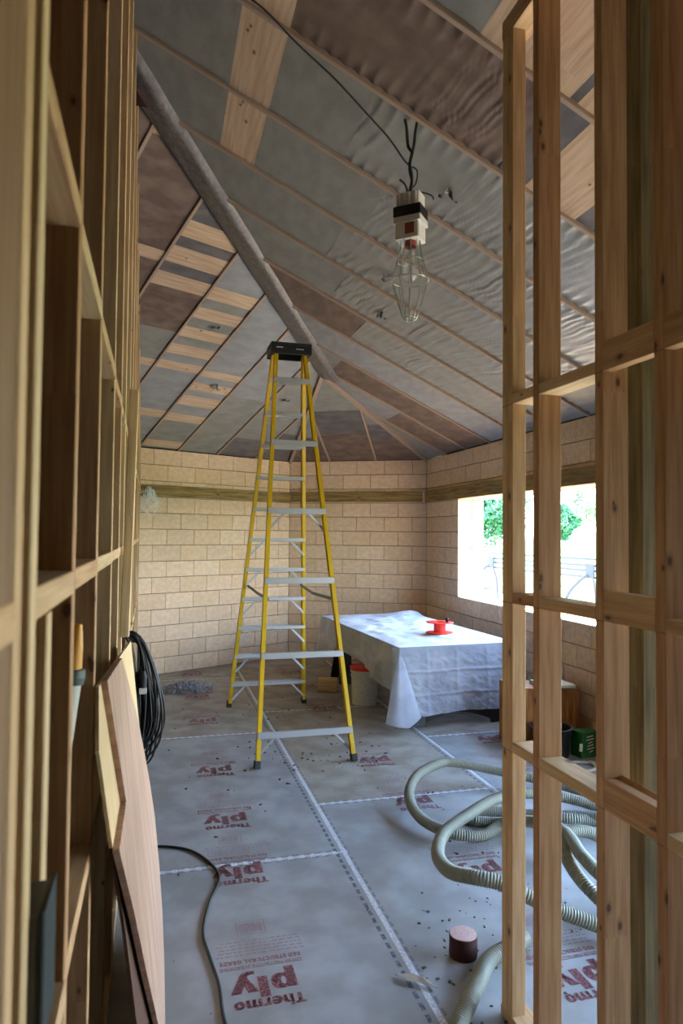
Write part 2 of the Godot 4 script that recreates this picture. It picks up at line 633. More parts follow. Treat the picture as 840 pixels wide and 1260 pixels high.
# ---------------------------------------------------------------- floor
func floor_sheets() -> void:
	var fl := thing("floor", Vector3.ZERO, "grey sheathing sheets with red print laid over the room floor", "floor", "", "structure")
	var base := begin()
	slab(base, -3.9, 4.0, -0.25, -0.004, -3.4, 10.6)
	part(fl, "subfloor", base, M.subfloor)
	# strips of sheets along the hallway: [x0, x1, first seam, print column or -1, list of print distances]
	var strips := [
		[-3.9, -1.40, 0.4, 99.0, []],
		[-1.40, -0.18, 2.6, 99.0, []],
		[-0.18, 1.04, 1.36, 0.435, [1.86, 2.77, 3.70, 4.38, 5.30, 6.70, 7.68, 8.9]],
		[1.04, 2.32, 2.05, 1.68, [2.50, 3.41, 4.37, 5.23, 6.9, 7.92, 8.76]],
		[2.32, 3.60, 0.9, 2.86, [3.7, 4.6, 5.55, 6.5, 7.4]],
	]
	for sp in strips:
		var x0: float = sp[0]
		var x1: float = sp[1]
		var z0: float = sp[2]
		var cuts: Array[float] = [-3.3]
		var z := z0 - 4.88
		while z < 10.0:
			if z > -3.2:
				cuts.append(z)
			z += 2.405 if z > 0.0 else 2.44
		cuts.append(10.4)
		for i in cuts.size() - 1:
			var st := begin()
			slab(st, x0 + 0.0025, x1 - 0.0025, -0.004, 0.0, cuts[i] + 0.0025, cuts[i + 1] - 0.0025, 0.001)
			var sh := part(fl, "floor_sheet", st, M.floor if cuts[i] < 4.4 else M.floor_dusty_warm)
			for zz in sp[4]:
				if zz > cuts[i] and zz < cuts[i + 1]:
					stamp(sh, sp[3], zz)
			if i > 0 and x1 > -0.5 and cuts[i] > 0.5 and cuts[i] < 9.2:
				cross_seam(fl, x0, x1, cuts[i])
		if x1 > 0.5 and x1 < 3.0:
			long_seam(fl, x1, 1.2, 9.4)


func flat(st: SurfaceTool, x0: float, x1: float, z0: float, z1: float, y: float) -> void:
	quad(st, g(x0, y, z0), g(x1, y, z0), g(x1, y, z1), g(x0, y, z1), Vector3.UP)


func long_seam(fl: Node3D, x: float, z0: float, z1: float) -> void:
	var st := begin()
	var z := z0
	while z < z1:
		var w := 0.011 + 0.003 * rng.randf()
		flat(st, x - w, x + w, z, z + 0.061, 0.0008)
		z += 0.06
	part(fl, "seam_tape", st, M.tape)
	var a := begin()
	var b := begin()
	z = z0
	while z < z1:
		flat(a, x - 0.052, x - 0.034, z, z + 0.042, 0.0006)
		flat(b, x + 0.018, x + 0.030, z + 0.02, z + 0.062, 0.0006)
		z += 0.066
	tag(part(fl, "printed_dashes", a, M.dash), "", "", "", "stuff")
	tag(part(fl, "printed_dashes", b, M.dash_pale), "", "", "", "stuff")


func cross_seam(fl: Node3D, x0: float, x1: float, z: float) -> void:
	var st := begin()
	var x := x0
	while x < x1 - 0.03:
		flat(st, x, x + 0.034, z - 0.008, z + 0.008, 0.0008)
		flat(st, x + 0.034, x + 0.062, z - 0.018, z + 0.018, 0.0008)
		x += 0.062
	part(fl, "seam_tape", st, M.tape)
	var a := begin()
	x = x0 + 0.04
	while x < x1 - 0.08:
		flat(a, x, x + 0.042, z - 0.032, z - 0.021, 0.0006)
		flat(a, x + 0.03, x + 0.072, z + 0.021, z + 0.032, 0.0006)
		x += 0.066
	tag(part(fl, "printed_dashes", a, M.dash_pale), "", "", "", "stuff")


func lettering(parent: Node3D, text: String, width: float, height: float, x: float, z: float, mat: Material, weight := 700, called := "lettering") -> void:
	var tm := TextMesh.new()
	var fo := SystemFont.new()
	fo.font_names = PackedStringArray(["Droid Sans"])
	fo.font_weight = weight
	tm.font = fo
	tm.font_size = 64
	tm.pixel_size = 0.01
	tm.depth = 0.002
	tm.curve_step = 2.0
	tm.text = text
	var bb := tm.get_aabb()
	var mi := MeshInstance3D.new()
	mi.name = called
	mi.mesh = tm
	mi.material_override = mat
	var sx := width / maxf(bb.size.x, 0.001)
	var sy := height / maxf(bb.size.y, 0.001)
	# lies on the floor, upside down for someone looking along the hallway
	var b := Basis(Vector3(-sx, 0, 0), Vector3(0, 0, sy), Vector3(0, 0.3, 0))
	mi.transform = Transform3D(b, g(x, 0.0008, z) - b * bb.get_center() - where(parent))
	parent.add_child(mi, true)


func stamp(sh: Node3D, x: float, z: float) -> void:
	for k in [-1.0, 0.0, 1.0]:
		lettering(sh, "Thermo", 0.27, 0.06, x + 0.01 + 0.002 * k, z - 0.13 + 0.001 * k, M.ink)
		lettering(sh, "ply", 0.255, 0.165, x + 0.006 * k, z - 0.01, M.ink)
	lettering(sh, "CODED PROTECTIVE SHEATHING", 0.34, 0.022, x + 0.01, z + 0.105, M.ink_pale)
	lettering(sh, "RED STRUCTURAL GRADE", 0.34, 0.026, x + 0.01, z + 0.143, M.ink)
	var st := begin()
	for k in 5:
		var zz := z + 0.185 + k * 0.024
		var xx := x - 0.17 + 0.03 * rng.randf()
		while xx < x + 0.20:
			var w := rng.randf_range(0.01, 0.03)
			flat(st, xx, xx + w, zz, zz + 0.007, 0.0007)
			xx += w + 0.008
	part(sh, "fine_print", st, M.ink_pale)
	var bc := begin()
	var zb := z + 0.385
	flat(bc, x - 0.065, x + 0.065, zb - 0.052, zb - 0.048, 0.0007)
	flat(bc, x - 0.065, x + 0.065, zb + 0.048, zb + 0.052, 0.0007)
	flat(bc, x - 0.065, x - 0.061, zb - 0.05, zb + 0.05, 0.0007)
	flat(bc, x + 0.061, x + 0.065, zb - 0.05, zb + 0.05, 0.0007)
	var xb := x - 0.05
	while xb < x + 0.05:
		var w := rng.randf_range(0.002, 0.006)
		flat(bc, xb, xb + w, zb - 0.036, zb + 0.036, 0.0007)
		xb += w + rng.randf_range(0.003, 0.006)
	part(sh, "barcode", bc, M.ink_pale)


# ---------------------------------------------------------------- block walls
func block_mesh(length: float, height: float, depth: float) -> ArrayMesh:
	var key := "%d_%d_%d" % [roundi(length * 1000.0), roundi(height * 1000.0), roundi(depth * 1000.0)]
	if not block_cache.has(key):
		var st := begin()
		bar(st, Vector3(-length / 2.0, 0, 0), Vector3(length / 2.0, 0, 0), height, depth, Vector3.UP, 0.004)
		block_cache[key] = st.commit()
	return block_cache[key]


# blocks laid from `o` along e; n points into the room; inner face through o. holes: [u0, u1, y0, y1]
func lay(parent: Node3D, o: Vector2, e: Vector2, n: Vector2, length: float, module: float, off_even: float, holes: Array, depth: float, from_face: float) -> void:
	var ch := T / 14.0
	var e3 := g(e.x, 0, e.y)
	var n3 := g(n.x, 0, n.y)
	var gap := 0.006
	for c in 14:
		var y0 := c * ch
		var ym := y0 + ch * 0.5
		var spans := [Vector2(0, length)]
		for hq in holes:
			if ym > hq[2] and ym < hq[3]:
				var nxt := []
				for s in spans:
					if hq[0] > s.x:
						nxt.append(Vector2(s.x, minf(s.y, hq[0])))
					if hq[1] < s.y:
						nxt.append(Vector2(maxf(s.x, hq[1]), s.y))
				spans = nxt
		var off := off_even if c % 2 == 0 else off_even + module * 0.5
		var u := off - module
		while u < length:
			for s in spans:
				var a := maxf(u, s.x)
				var b := minf(u + module, s.y)
				if b - a > 0.03:
					var mi := MeshInstance3D.new()
					mi.name = "block"
					mi.mesh = block_mesh(b - a - gap, ch - gap, depth)
					var mats: Array = M.blocks
					mi.material_override = mats[rng.randi() % mats.size()]
					var p := o + e * ((a + b) / 2.0)
					var push := from_face + depth / 2.0 + rng.randf_range(-0.001, 0.0015)
					mi.transform = Transform3D(Basis(e3, Vector3.UP, n3), g(p.x, ym, p.y) - n3 * push - where(parent))
					parent.add_child(mi, true)
			u += module


func wall_slab(parent: Node3D, called: String, mat: Material, o: Vector2, e: Vector2, n: Vector2, u0: float, u1: float, y0: float, y1: float, d0: float, d1: float) -> void:
	var st := begin()
	var a := o + e * u0 - n * ((d0 + d1) / 2.0)
	var b := o + e * u1 - n * ((d0 + d1) / 2.0)
	bar(st, g(a.x, (y0 + y1) / 2.0, a.y), g(b.x, (y0 + y1) / 2.0, b.y), y1 - y0, d1 - d0, Vector3.UP, 0.001)
	part(parent, called, st, mat)


func block_walls() -> void:
	# window wall: runs from the far corner towards (and past) the camera
	var wr := thing("wall_right", g(XR, 0, 6.0), "tan block wall with the big unglazed window opening, right side", "wall", "", "structure")
	var o := CA
	var e := Vector2(0, -1)
	var n := Vector2(-1, 0)
	var w0 := 1.05
	var w1 := 4.20
	var s0 := 1.016
	var s1 := 2.236
	lay(wr, o, e, n, 5.67, 0.42, 0.0, [[w0, w1, s0, s1]], 0.19, 0.0)
	# core behind the joints
	wall_slab(wr, "mortar_core", M.mortar, o, e, n, -0.1, w0 - 0.012, 0, T, 0.012, 0.18)
	wall_slab(wr, "mortar_core", M.mortar, o, e, n, w1 + 0.012, 5.67, 0, T, 0.012, 0.18)
	wall_slab(wr, "mortar_core", M.mortar, o, e, n, w0 - 0.012, w1 + 0.012, 0, s0 - 0.01, 0.012, 0.18)
	wall_slab(wr, "mortar_core", M.mortar, o, e, n, w0 - 0.012, w1 + 0.012, s1 + 0.01, T, 0.012, 0.18)
	# the rest of this wall, towards and past the camera, with a wide door opening
	var d0 := 5.45
	var d1 := 8.1
	wall_slab(wr, "far_wall", M.render, o, e, n, d1, 12.5, 0, T, 0.0, 0.19)
	wall_slab(wr, "far_wall", M.render, o, e, n, 5.67, d1, s1, T, 0.0, 0.19)
	# outer leaf
	lay(wr, o, e, n, w0, 0.42, 0.0, [], 0.15, 0.2)
	wall_slab(wr, "outer_leaf", M.render, o, e, n, w1, d0 + 0.22, 0, T, 0.2, 0.35)
	wall_slab(wr, "outer_leaf", M.render, o, e, n, d1, 12.5, 0, T, 0.2, 0.35)
	wall_slab(wr, "outer_leaf", M.render, o, e, n, w0, w1, 0, s0, 0.2, 0.35)
	wall_slab(wr, "outer_leaf", M.render, o, e, n, w0, w1, s1, T, 0.2, 0.35)
	wall_slab(wr, "outer_leaf", M.render, o, e, n, d0 + 0.22, d1, s1, T, 0.2, 0.35)
	# back wall
	var wb := thing("wall_back", g((CA.x + CB.x) / 2.0, 0, (CA.y + CB.y) / 2.0), "short tan block wall behind the covered table", "wall", "", "structure")
	var lb := CA.distance_to(CB)
	lay(wb, CB, dm, nm, lb, lb / 5.0, 0.0, [], 0.19, 0.0)
	wall_slab(wb, "mortar_core", M.mortar, CB, dm, nm, -0.1, lb + 0.1, 0, T, 0.012, 0.3)
	# left block wall
	var wl := thing("wall_left", g(0.9, 0, 9.4), "tan block wall behind the yellow ladder, light from the window on it", "wall", "", "structure")
	lay(wl, CB, -dl, nl, 3.2, 0.395, 0.0, [], 0.19, 0.0)
	wall_slab(wl, "mortar_core", M.mortar, CB, -dl, nl, -0.1, 3.2, 0, T, 0.012, 0.3)
	wall_slab(wl, "far_wall", M.render, CB, -dl, nl, 3.2, 6.4, 0, T, 0.0, 0.3)
	# shell where the photo does not look
	var wf := thing("wall_front", g(0, 0, -3.2), "plain wall closing the hallway behind the camera", "wall", "", "structure")
	var st := begin()
	slab(st, -3.9, 4.0, 0, 7.5, -3.4, -3.2)
	part(wf, "boarding", st, M.dark_board)
	var ws := thing("wall_side", g(-3.7, 0, 2.0), "plain wall on the far side of the stud partition", "wall", "", "structure")
	st = begin()
	slab(st, -3.9, -3.7, 0, 7.5, -3.4, 7.4)
	part(ws, "boarding", st, M.dark_board)
	# treated nailers round the room
	trim("trim_1", CB, -dl, nl, 0.0, 3.3, 2.243, 2.385, "treated wood board along the left block wall, under its top two courses")
	trim("trim_2", CB, dm, nm, 0.04, lb - 0.06, 2.25, 2.392, "treated wood board across the short back wall above the table")
	trim("trim_3", CA, Vector2(0, -1), Vector2(-1, 0), 0.04, 5.3, 2.243, 2.40, "treated wood board over the window opening")


func trim(called: String, o: Vector2, e: Vector2, n: Vector2, u0: float, u1: float, y0: float, y1: float, label: String) -> void:
	var st := begin()
	var a := o + e * u0 + n * 0.02
	var b := o + e * u1 + n * 0.02
	bar(st, g(a.x, (y0 + y1) / 2.0, a.y), g(b.x, (y0 + y1) / 2.0, b.y), y1 - y0, 0.038, Vector3.UP)
	var mi := part(self, called, st, M.nailer)
	tag(mi, label, "board", "", "structure")


# ---------------------------------------------------------------- ceiling
# a roof plane: corner o (x, distance), eave direction e, inward normal n; (u, v) -> point
func rp(o: Vector2, e: Vector2, n: Vector2, u: float, v: float) -> Vector3:
	var p := o + e * u + n * v
	return g(p.x, T + S * v, p.y)


func uv_of(o: Vector2, e: Vector2, n: Vector2, p: Vector2) -> Vector2:
	return Vector2((p - o).dot(e), (p - o).dot(n))


func ceiling() -> void:
	var ce := thing("ceiling", g(1.9, T, 7.9), "hipped ceiling of rafters and boards under wrinkled plastic film", "ceiling", "", "structure")
	# apex where the three planes meet, and the hip that climbs from it towards the camera
	var apex := Vector2(1.857, 7.898)
	var hip := Vector2(-0.52, -0.854)
	var ridge_end := apex + hip * 13.2
	# right plane: u = distance from CA towards the camera, v = inward (left)
	var eR := Vector2(0, -1)
	var nR := Vector2(-1, 0)
	var ap := uv_of(CA, eR, nR, apex)
	var en := uv_of(CA, eR, nR, ridge_end)
	var regR := PackedVector2Array([Vector2(0, 0), ap, en, Vector2(en.x, 0)])
	var segR := {
		0: [["plastic", 0, 9]],
		1: [["kraft", 0, 0.85], ["plastic_pale", 0.85, 9]],
		2: [["kraft", 0, 1.75], ["plastic", 1.75, 9]],
		3: [["plastic_pale", 0, 9]],
		4: [["plastic_wrinkled", 0, 1.85], ["kraft", 1.85, 2.8], ["plastic", 2.8, 9]],
		5: [["plastic_wrinkled", 0, 2.2], ["plastic", 2.2, 9]],
		6: [["plastic_wrinkled", 0, 2.4], ["plastic", 2.4, 9]],
		7: [["plastic_wrinkled", 0, 2.3], ["plastic", 2.3, 3.06], ["plank", 3.06, 3.29], ["plastic", 3.29, 9]],
		8: [["plastic_wrinkled", 0, 2.6], ["plastic", 2.6, 3.06], ["plank", 3.06, 3.29], ["plastic", 3.29, 9]],
		9: [["plastic_pale", 0, 0.9], ["plank", 0.9, 1.05], ["plastic_dark", 1.05, 1.10], ["plank", 1.10, 1.28], ["plank", 1.45, 1.58], ["plank", 1.58, 1.76], ["plastic_dark", 1.28, 1.45], ["plastic_dark", 1.76, 1.92], ["kraft", 1.92, 3.06], ["plank", 3.06, 3.29], ["plastic", 3.29, 9]],
		10: [["plastic", 0, 1.7], ["plank", 1.7, 1.86], ["plastic_dark", 1.86, 1.90], ["plank", 1.90, 2.1], ["plank", 2.1, 2.34], ["plastic", 2.34, 3.06], ["plank", 3.06, 3.29], ["plastic", 3.29, 9]],
	}
	var linesR: Array[float] = [0.0]
	for z in [8.32, 7.70, 7.08, 6.46, 5.84, 5.22, 4.61, 3.97, 3.29, 2.655, 2.02, 1.40, 0.78, 0.16, -0.46, -1.08, -1.7, -2.32, -2.94]:
		linesR.append(CA.y - z)
	linesR.append(12.3)
	plane(ce, CA, eR, nR, regR, linesR, segR)
	# left plane: u runs from CB along the left block wall, away from the window
	var eL := -dl
	ap = uv_of(CB, eL, nl, apex)
	en = uv_of(CB, eL, nl, ridge_end)
	var regL := PackedVector2Array([Vector2(0, 0), ap, en, Vector2(15, en.y), Vector2(15, 0)])
	var segL := {
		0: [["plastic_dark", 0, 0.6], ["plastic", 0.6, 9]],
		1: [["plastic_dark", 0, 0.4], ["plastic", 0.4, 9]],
		2: [["plastic", 0, 1.15], ["plastic_pale", 1.15, 9]],
		3: [["plastic", 0, 0.03], ["plank", 0.03, 0.17], ["plastic", 0.17, 0.57], ["plank", 0.57, 0.71], ["plastic_pale", 0.71, 0.88], ["plank", 0.88, 1.05], ["plastic_pale", 1.05, 1.15], ["plank", 1.15, 1.28], ["plastic_pale", 1.28, 1.39], ["plank", 1.39, 1.49], ["plastic_pale", 1.49, 9]],
		4: [["plastic_pale", 0, 0.6], ["plank", 0.6, 0.73], ["plastic_pale", 0.73, 1.41], ["plank", 1.41, 1.53], ["plastic_pale", 1.53, 1.64], ["plank", 1.64, 1.78], ["plastic", 1.78, 1.89], ["plank", 1.89, 2.03], ["plastic", 2.03, 2.15], ["plank", 2.15, 2.29], ["plastic", 2.29, 2.40], ["plank", 2.40, 2.55], ["plastic_pale", 2.55, 9]],
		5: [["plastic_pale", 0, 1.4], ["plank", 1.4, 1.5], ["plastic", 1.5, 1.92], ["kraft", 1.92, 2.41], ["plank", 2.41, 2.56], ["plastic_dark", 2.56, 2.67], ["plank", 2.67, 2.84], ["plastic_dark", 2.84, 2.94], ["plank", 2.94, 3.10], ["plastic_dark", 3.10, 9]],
		6: [["plastic", 0, 2.2], ["kraft", 2.2, 2.64], ["plank", 2.64, 2.75], ["kraft", 2.75, 3.62], ["plank", 3.62, 3.8], ["plastic", 3.8, 9]],
		7: [["kraft", 0, 9]],
	}
	var linesL: Array[float] = [0.0, 0.62, 1.25, 1.83, 2.37, 2.91, 3.48, 4.08, 4.68, 5.3, 15.0]
	plane(ce, CB, eL, nl, regL, linesL, segL)
	# back plane (triangle)
	ap = uv_of(CB, dm, nm, apex)
	var lb := CA.distance_to(CB)
	var regM := PackedVector2Array([Vector2(0, 0), Vector2(lb, 0), ap])
	var segM := {
		0: [["kraft", 0, 0.55], ["plastic", 0.55, 9]],
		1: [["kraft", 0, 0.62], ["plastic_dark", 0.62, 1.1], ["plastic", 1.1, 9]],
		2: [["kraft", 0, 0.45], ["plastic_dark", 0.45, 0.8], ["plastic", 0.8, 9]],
	}
	var linesM: Array[float] = [0.0, 0.60, 1.28, lb]
	plane(ce, CB, dm, nm, regM, linesM, segM)
	# hips at the two corners and the wide wrapped hip beam
	var p_ap := g(apex.x, T + S * 1.787 - 0.005, apex.y)
	for c in [CA, CB]:
		var st := begin()
		bar(st, g(c.x, T - 0.005, c.y), p_ap, 0.045, 0.05, Vector3.UP.cross(p_ap - g(c.x, T, c.y)))
		part(ce, "hip_rafter", st, M.rafter)
	var st2 := begin()
	var top := apex + hip * 13.0
	var p_top := g(top.x, T + S * (1.787 + 0.52 * 13.0), top.y)
	var along := (p_top - p_ap).normalized()
	var down_r := Vector3(-S, -1, 0).normalized()
	var across := along.cross(down_r).normalized()
	if across.x < 0.0:
		across = -across
	var beside := across * 0.10
	# wrapped in film: a shallow, rumpled tray under the beam
	var rows := []
	var nz := noise(77, 3.0, 3)
	var steps := 150
	for i in steps + 1:
		var line := PackedVector3Array()
		var c := beside + p_ap.lerp(p_top, float(i) / steps)
		for j in 11:
			var s := (j - 5.0) / 5.0
			var dip := 0.07 * (1.0 - smoothstep(0.72, 1.0, absf(s)))
			var w := nz.get_noise_2d(i * 0.06, j * 0.5) * 0.022
			line.append(c + across * (s * 0.14 + w * 0.4) + down_r * (dip - 0.035 + w * 0.5))
		rows.append(line)
	sheet(st2, rows, Vector3.DOWN)
	part(ce, "hip_beam_wrap", st2, M.plastic_wrap)
	var st3 := begin()
	bar(st3, p_ap + beside - down_r * 0.05, p_top + beside - down_r * 0.05, 0.16, 0.12, across)
	part(ce, "hip_beam", st3, M.rafter)
	# rusty plate on the hip near the top of the picture
	var st4 := begin()
	var pc := apex + hip * 4.02
	var c4 := g(pc.x, T + S * (1.787 + 0.52 * 4.02) - 0.10, pc.y) + across * 0.05
	var hd := (p_top - p_ap).normalized()
	bar(st4, c4 - hd * 0.07, c4 + hd * 0.07, 0.16, 0.03, across)
	part(ce, "rusty_plate", st4, M.rust)
	# roof boarding above everything, with eaves
	var ov := 0.5
	roof(ce, CA, eR, nR, PackedVector2Array([Vector2(-0.8, -ov), uv_of(CA, eR, nR, apex), uv_of(CA, eR, nR, ridge_end), Vector2(12.6, -ov)]))
	roof(ce, CB, eL, nl, PackedVector2Array([Vector2(-0.3, -ov), uv_of(CB, eL, nl, apex), uv_of(CB, eL, nl, ridge_end), Vector2(15, en.y), Vector2(15, -ov)]))
	roof(ce, CB, dm, nm, PackedVector2Array([Vector2(-0.3, -ov), Vector2(lb + 0.3, -ov), uv_of(CB, dm, nm, apex)]))


func roof(ce: Node3D, o: Vector2, e: Vector2, n: Vector2, poly: PackedVector2Array) -> void:
	var st := begin()
	var o3 := rp(o, e, n, 0, 0) + Vector3.UP * 0.16
	var ex := rp(o, e, n, 1, 0) - rp(o, e, n, 0, 0)
	var ey := rp(o, e, n, 0, 1) - rp(o, e, n, 0, 0)
	prism(st, poly, o3, ex, ey, Vector3.UP, -0.06)
	part(ce, "roof_boarding", st, M.deck)


func plane(ce: Node3D, o: Vector2, e: Vector2, n: Vector2, region: PackedVector2Array, lines: Array[float], segs: Dictionary) -> void:
	var o3 := rp(o, e, n, 0, 0)
	var ex := rp(o, e, n, 1, 0) - o3
	var ey := rp(o, e, n, 0, 1) - o3
	var dn := ex.cross(ey).normalized()
	if dn.y > 0.0:
		dn = -dn
	var hw := 0.018
	for i in lines.size() - 1:
		var a := lines[i] + (hw if i > 0 else 0.0)
		var b := lines[i + 1] - (hw if i < lines.size() - 2 else 0.0)
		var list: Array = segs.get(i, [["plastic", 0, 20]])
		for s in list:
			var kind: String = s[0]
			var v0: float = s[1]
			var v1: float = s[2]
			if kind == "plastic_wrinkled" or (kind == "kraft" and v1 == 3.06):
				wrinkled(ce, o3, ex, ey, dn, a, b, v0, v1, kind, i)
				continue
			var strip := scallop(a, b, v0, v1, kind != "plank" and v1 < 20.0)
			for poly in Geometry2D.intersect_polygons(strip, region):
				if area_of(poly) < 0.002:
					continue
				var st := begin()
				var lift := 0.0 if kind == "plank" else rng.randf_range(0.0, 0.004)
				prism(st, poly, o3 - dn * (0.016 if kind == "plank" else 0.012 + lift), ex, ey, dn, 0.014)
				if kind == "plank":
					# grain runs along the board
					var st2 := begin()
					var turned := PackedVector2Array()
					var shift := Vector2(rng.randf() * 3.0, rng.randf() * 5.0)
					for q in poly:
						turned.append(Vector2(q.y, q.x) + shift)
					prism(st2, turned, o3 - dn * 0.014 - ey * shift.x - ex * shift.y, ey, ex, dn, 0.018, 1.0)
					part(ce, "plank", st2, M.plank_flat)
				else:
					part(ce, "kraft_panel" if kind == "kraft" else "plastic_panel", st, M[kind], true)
		if i > 0:
			# rafter: find its run inside the region
			var line := Geometry2D.intersect_polyline_with_polygon(PackedVector2Array([Vector2(lines[i], -0.02), Vector2(lines[i], 20)]), region)
			for pl in line:
				var p0 := o3 + ex * pl[0].x + ey * pl[0].y
				var p1 := o3 + ex * pl[pl.size() - 1].x + ey * pl[pl.size() - 1].y
				if p0.distance_to(p1) > 0.05:
					var st := begin()
					bar(st, p0 - dn * 0.055, p1 - dn * 0.055, 0.028, 0.12, ex)
					part(ce, "rafter", st, M.rafter)


# film pulled into folds from rafter to rafter, stapled every hand's breadth
func wrinkled(ce: Node3D, o3: Vector3, ex: Vector3, ey: Vector3, dn: Vector3, a: float, b: float, v0: float, v1: float, kind: String, i: int) -> void:
	var nz := noise(300 + i, 1.0, 2)
	var rows := []
	var nv := int((v1 - v0) / 0.009)
	var nu := 14
	for k in nv + 1:
		var v := lerpf(v0, v1, float(k) / nv)
		var line := PackedVector3Array()
		for j in nu + 1:
			var s := float(j) / nu
			var mid := 1.0 - pow(absf(2.0 * s - 1.0), 3.0)
			# folds fan out from a few places and lean across the bay
			var lean := v + 0.10 * (s - 0.5) + 0.035 * nz.get_noise_2d(s * 1.2, v * 0.8)
			var strength := clampf(0.35 + 1.2 * nz.get_noise_2d(v * 0.9, s * 0.8 + 20.0), 0.05, 1.0)
			var f := nz.get_noise_1d(lean * 20.0 + 50.0) * 0.006 + maxf(nz.get_noise_1d(lean * 40.0), 0.0) * 0.007
			var edge := (1.0 - mid) * absf(sin(v * PI / 0.075)) * 0.010
			var d := -0.012 + f * strength * (0.25 + 0.75 * mid) - edge
			line.append(o3 + ex * lerpf(a - 0.002, b + 0.002, s) + ey * v + dn * d)
		rows.append(line)
	var st := begin()
	sheet(st, rows, dn)
	part(ce, "kraft_panel" if kind == "kraft" else "plastic_panel", st, M[kind + "_fold"])


func area_of(p: PackedVector2Array) -> float:
	var a := 0.0
	for i in p.size():
		a += p[i].cross(p[(i + 1) % p.size()])
	return absf(a) * 0.5


# strip between two rafters; the film is stapled every hand's breadth, so its edges are scalloped
func scallop(a: float, b: float, v0: float, v1: float, wavy: bool) -> PackedVector2Array:
	var out := PackedVector2Array()
	if not wavy:
		return PackedVector2Array([Vector2(a - 0.004, v0), Vector2(b + 0.004, v0), Vector2(b + 0.004, v1), Vector2(a - 0.004, v1)])
	var top := minf(v1, 5.6)
	var step := 0.075
	var k := maxi(2, int((top - v0) / step))
	out.append(Vector2(a, v0))
	out.append(Vector2(b, v0))
	for j in range(1, k):
		out.append(Vector2(b - (0.0 if j % 2 == 0 else rng.randf_range(0.003, 0.016)), lerpf(v0, top, float(j) / k)))
	out.append(Vector2(b, v1))
	out.append(Vector2(a, v1))
	for j in range(k - 1, 0, -1):
		out.append(Vector2(a + (0.0 if j % 2 == 0 else rng.randf_range(0.0, 0.006)), lerpf(v0, top, float(j) / k)))
	return out


# ---------------------------------------------------------------- stud partitions
func stud_mat() -> Material:
	var a: Array = M.studs
	return a[rng.randi() % a.size()]


# blocking between two studs, hall face at x; tall = on edge
func noggin(w: Node3D, x0: float, x1: float, y0: float, y1: float, za: float, zb: float, mat: Material) -> void:
	var st := begin()
	slab(st, x0, x1, y0, y1, za, zb)
	part(w, "blocking", st, mat)


func partition_right() -> void:
	var w := thing("wall_inner_right", g(1.31, 0, 1.9), "open pine stud partition with three rows of blocking, beside the hose", "stud wall", "", "structure")
	var x := 1.27
	var d := 0.089
	var top := 3.72
	var studs := [[2.327, 2.365, 0.056, 2], [2.288, 2.3255, 0.056, 0], [2.106, 2.144, d, 3], [1.752, 1.79, d, 1], [1.496, 1.534, d, 3], [1.09, 1.128, d, 0], [0.68, 0.718, d, 1]]
	var mats: Array = M.studs
	for s in studs:
		var st := begin()
		slab(st, x, x + s[2], 0.038, top, s[0], s[1])
		part(w, "stud", st, mats[s[3]])
	var st := begin()
	slab(st, x, x + d, 0.0, 0.038, -1.2, 2.37)
	part(w, "sole_plate", st, mats[0])
	st = begin()
	slab(st, x, x + d, top, top + 0.038, -1.2, 2.37)
	slab(st, x, x + d, top + 0.039, top + 0.077, -1.2, 2.37)
	part(w, "top_plate", st, mats[0])
	var h1 := 2.279
	var h2 := 1.537
	var h3 := 0.99
	# flat-laid blocks in the narrow bays, blocks on edge in the next
	noggin(w, x, x + d, h1, h1 + 0.038, 2.1445, 2.2875, mats[2])
	noggin(w, x, x + d, h2, h2 + 0.038, 2.1445, 2.2875, mats[3])
	noggin(w, x, x + d, h3, h3 + 0.038, 2.1445, 2.2875, mats[2])
	noggin(w, x, x + d, h1, h1 + 0.038, 1.7905, 2.1055, mats[2])
	noggin(w, x, x + d, h2, h2 + 0.038, 1.7905, 2.1055, mats[0])
	noggin(w, x, x + d, h3, h3 + 0.038, 1.7905, 2.1055, mats[2])
	noggin(w, x, x + 0.038, h1, h1 + 0.089, 1.5345, 1.7515, mats[1])
	noggin(w, x, x + 0.038, h2, h2 + 0.089, 1.5345, 1.7515, mats[0])
	noggin(w, x, x + 0.038, h3, h3 + 0.089, 1.5345, 1.7515, mats[1])
	st = begin()
	bar(st, g(x + 0.075, h3 + 0.045, 1.5345), g(x + 0.068, h3 + 0.052, 1.7515), 0.022, 0.085, g(0.94, 0.34, 0))
	part(w, "blocking", st, mats[3])
	noggin(w, x, x + 0.038, h1, h1 + 0.089, 1.1285, 1.4955, mats[1])
	noggin(w, x, x + d, h2, h2 + 0.038, 1.1285, 1.4955, mats[0])
	noggin(w, x, x + d, h3, h3 + 0.038, 1.1285, 1.4955, mats[2])
	# red chalk lines snapped across the hall faces
	var ck := begin()
	for h in [h1, h2, h3]:
		for s in studs:
			slab(ck, x - 0.0006, x, h - 0.0015, h + 0.0015, s[0], s[1], 0.0002)
	part(w, "chalk_line", ck, M.ink)
	var po := begin()
	slab(po, 1.405, 1.494, 0.0, 3.82, 1.755, 1.844, 0.006)
	lone("post", po, M.treated, "grey-green treated post standing just behind the right stud partition", "post")


func lx(z: float) -> float:
	return -0.128 - 0.0112 * (z - 0.79)


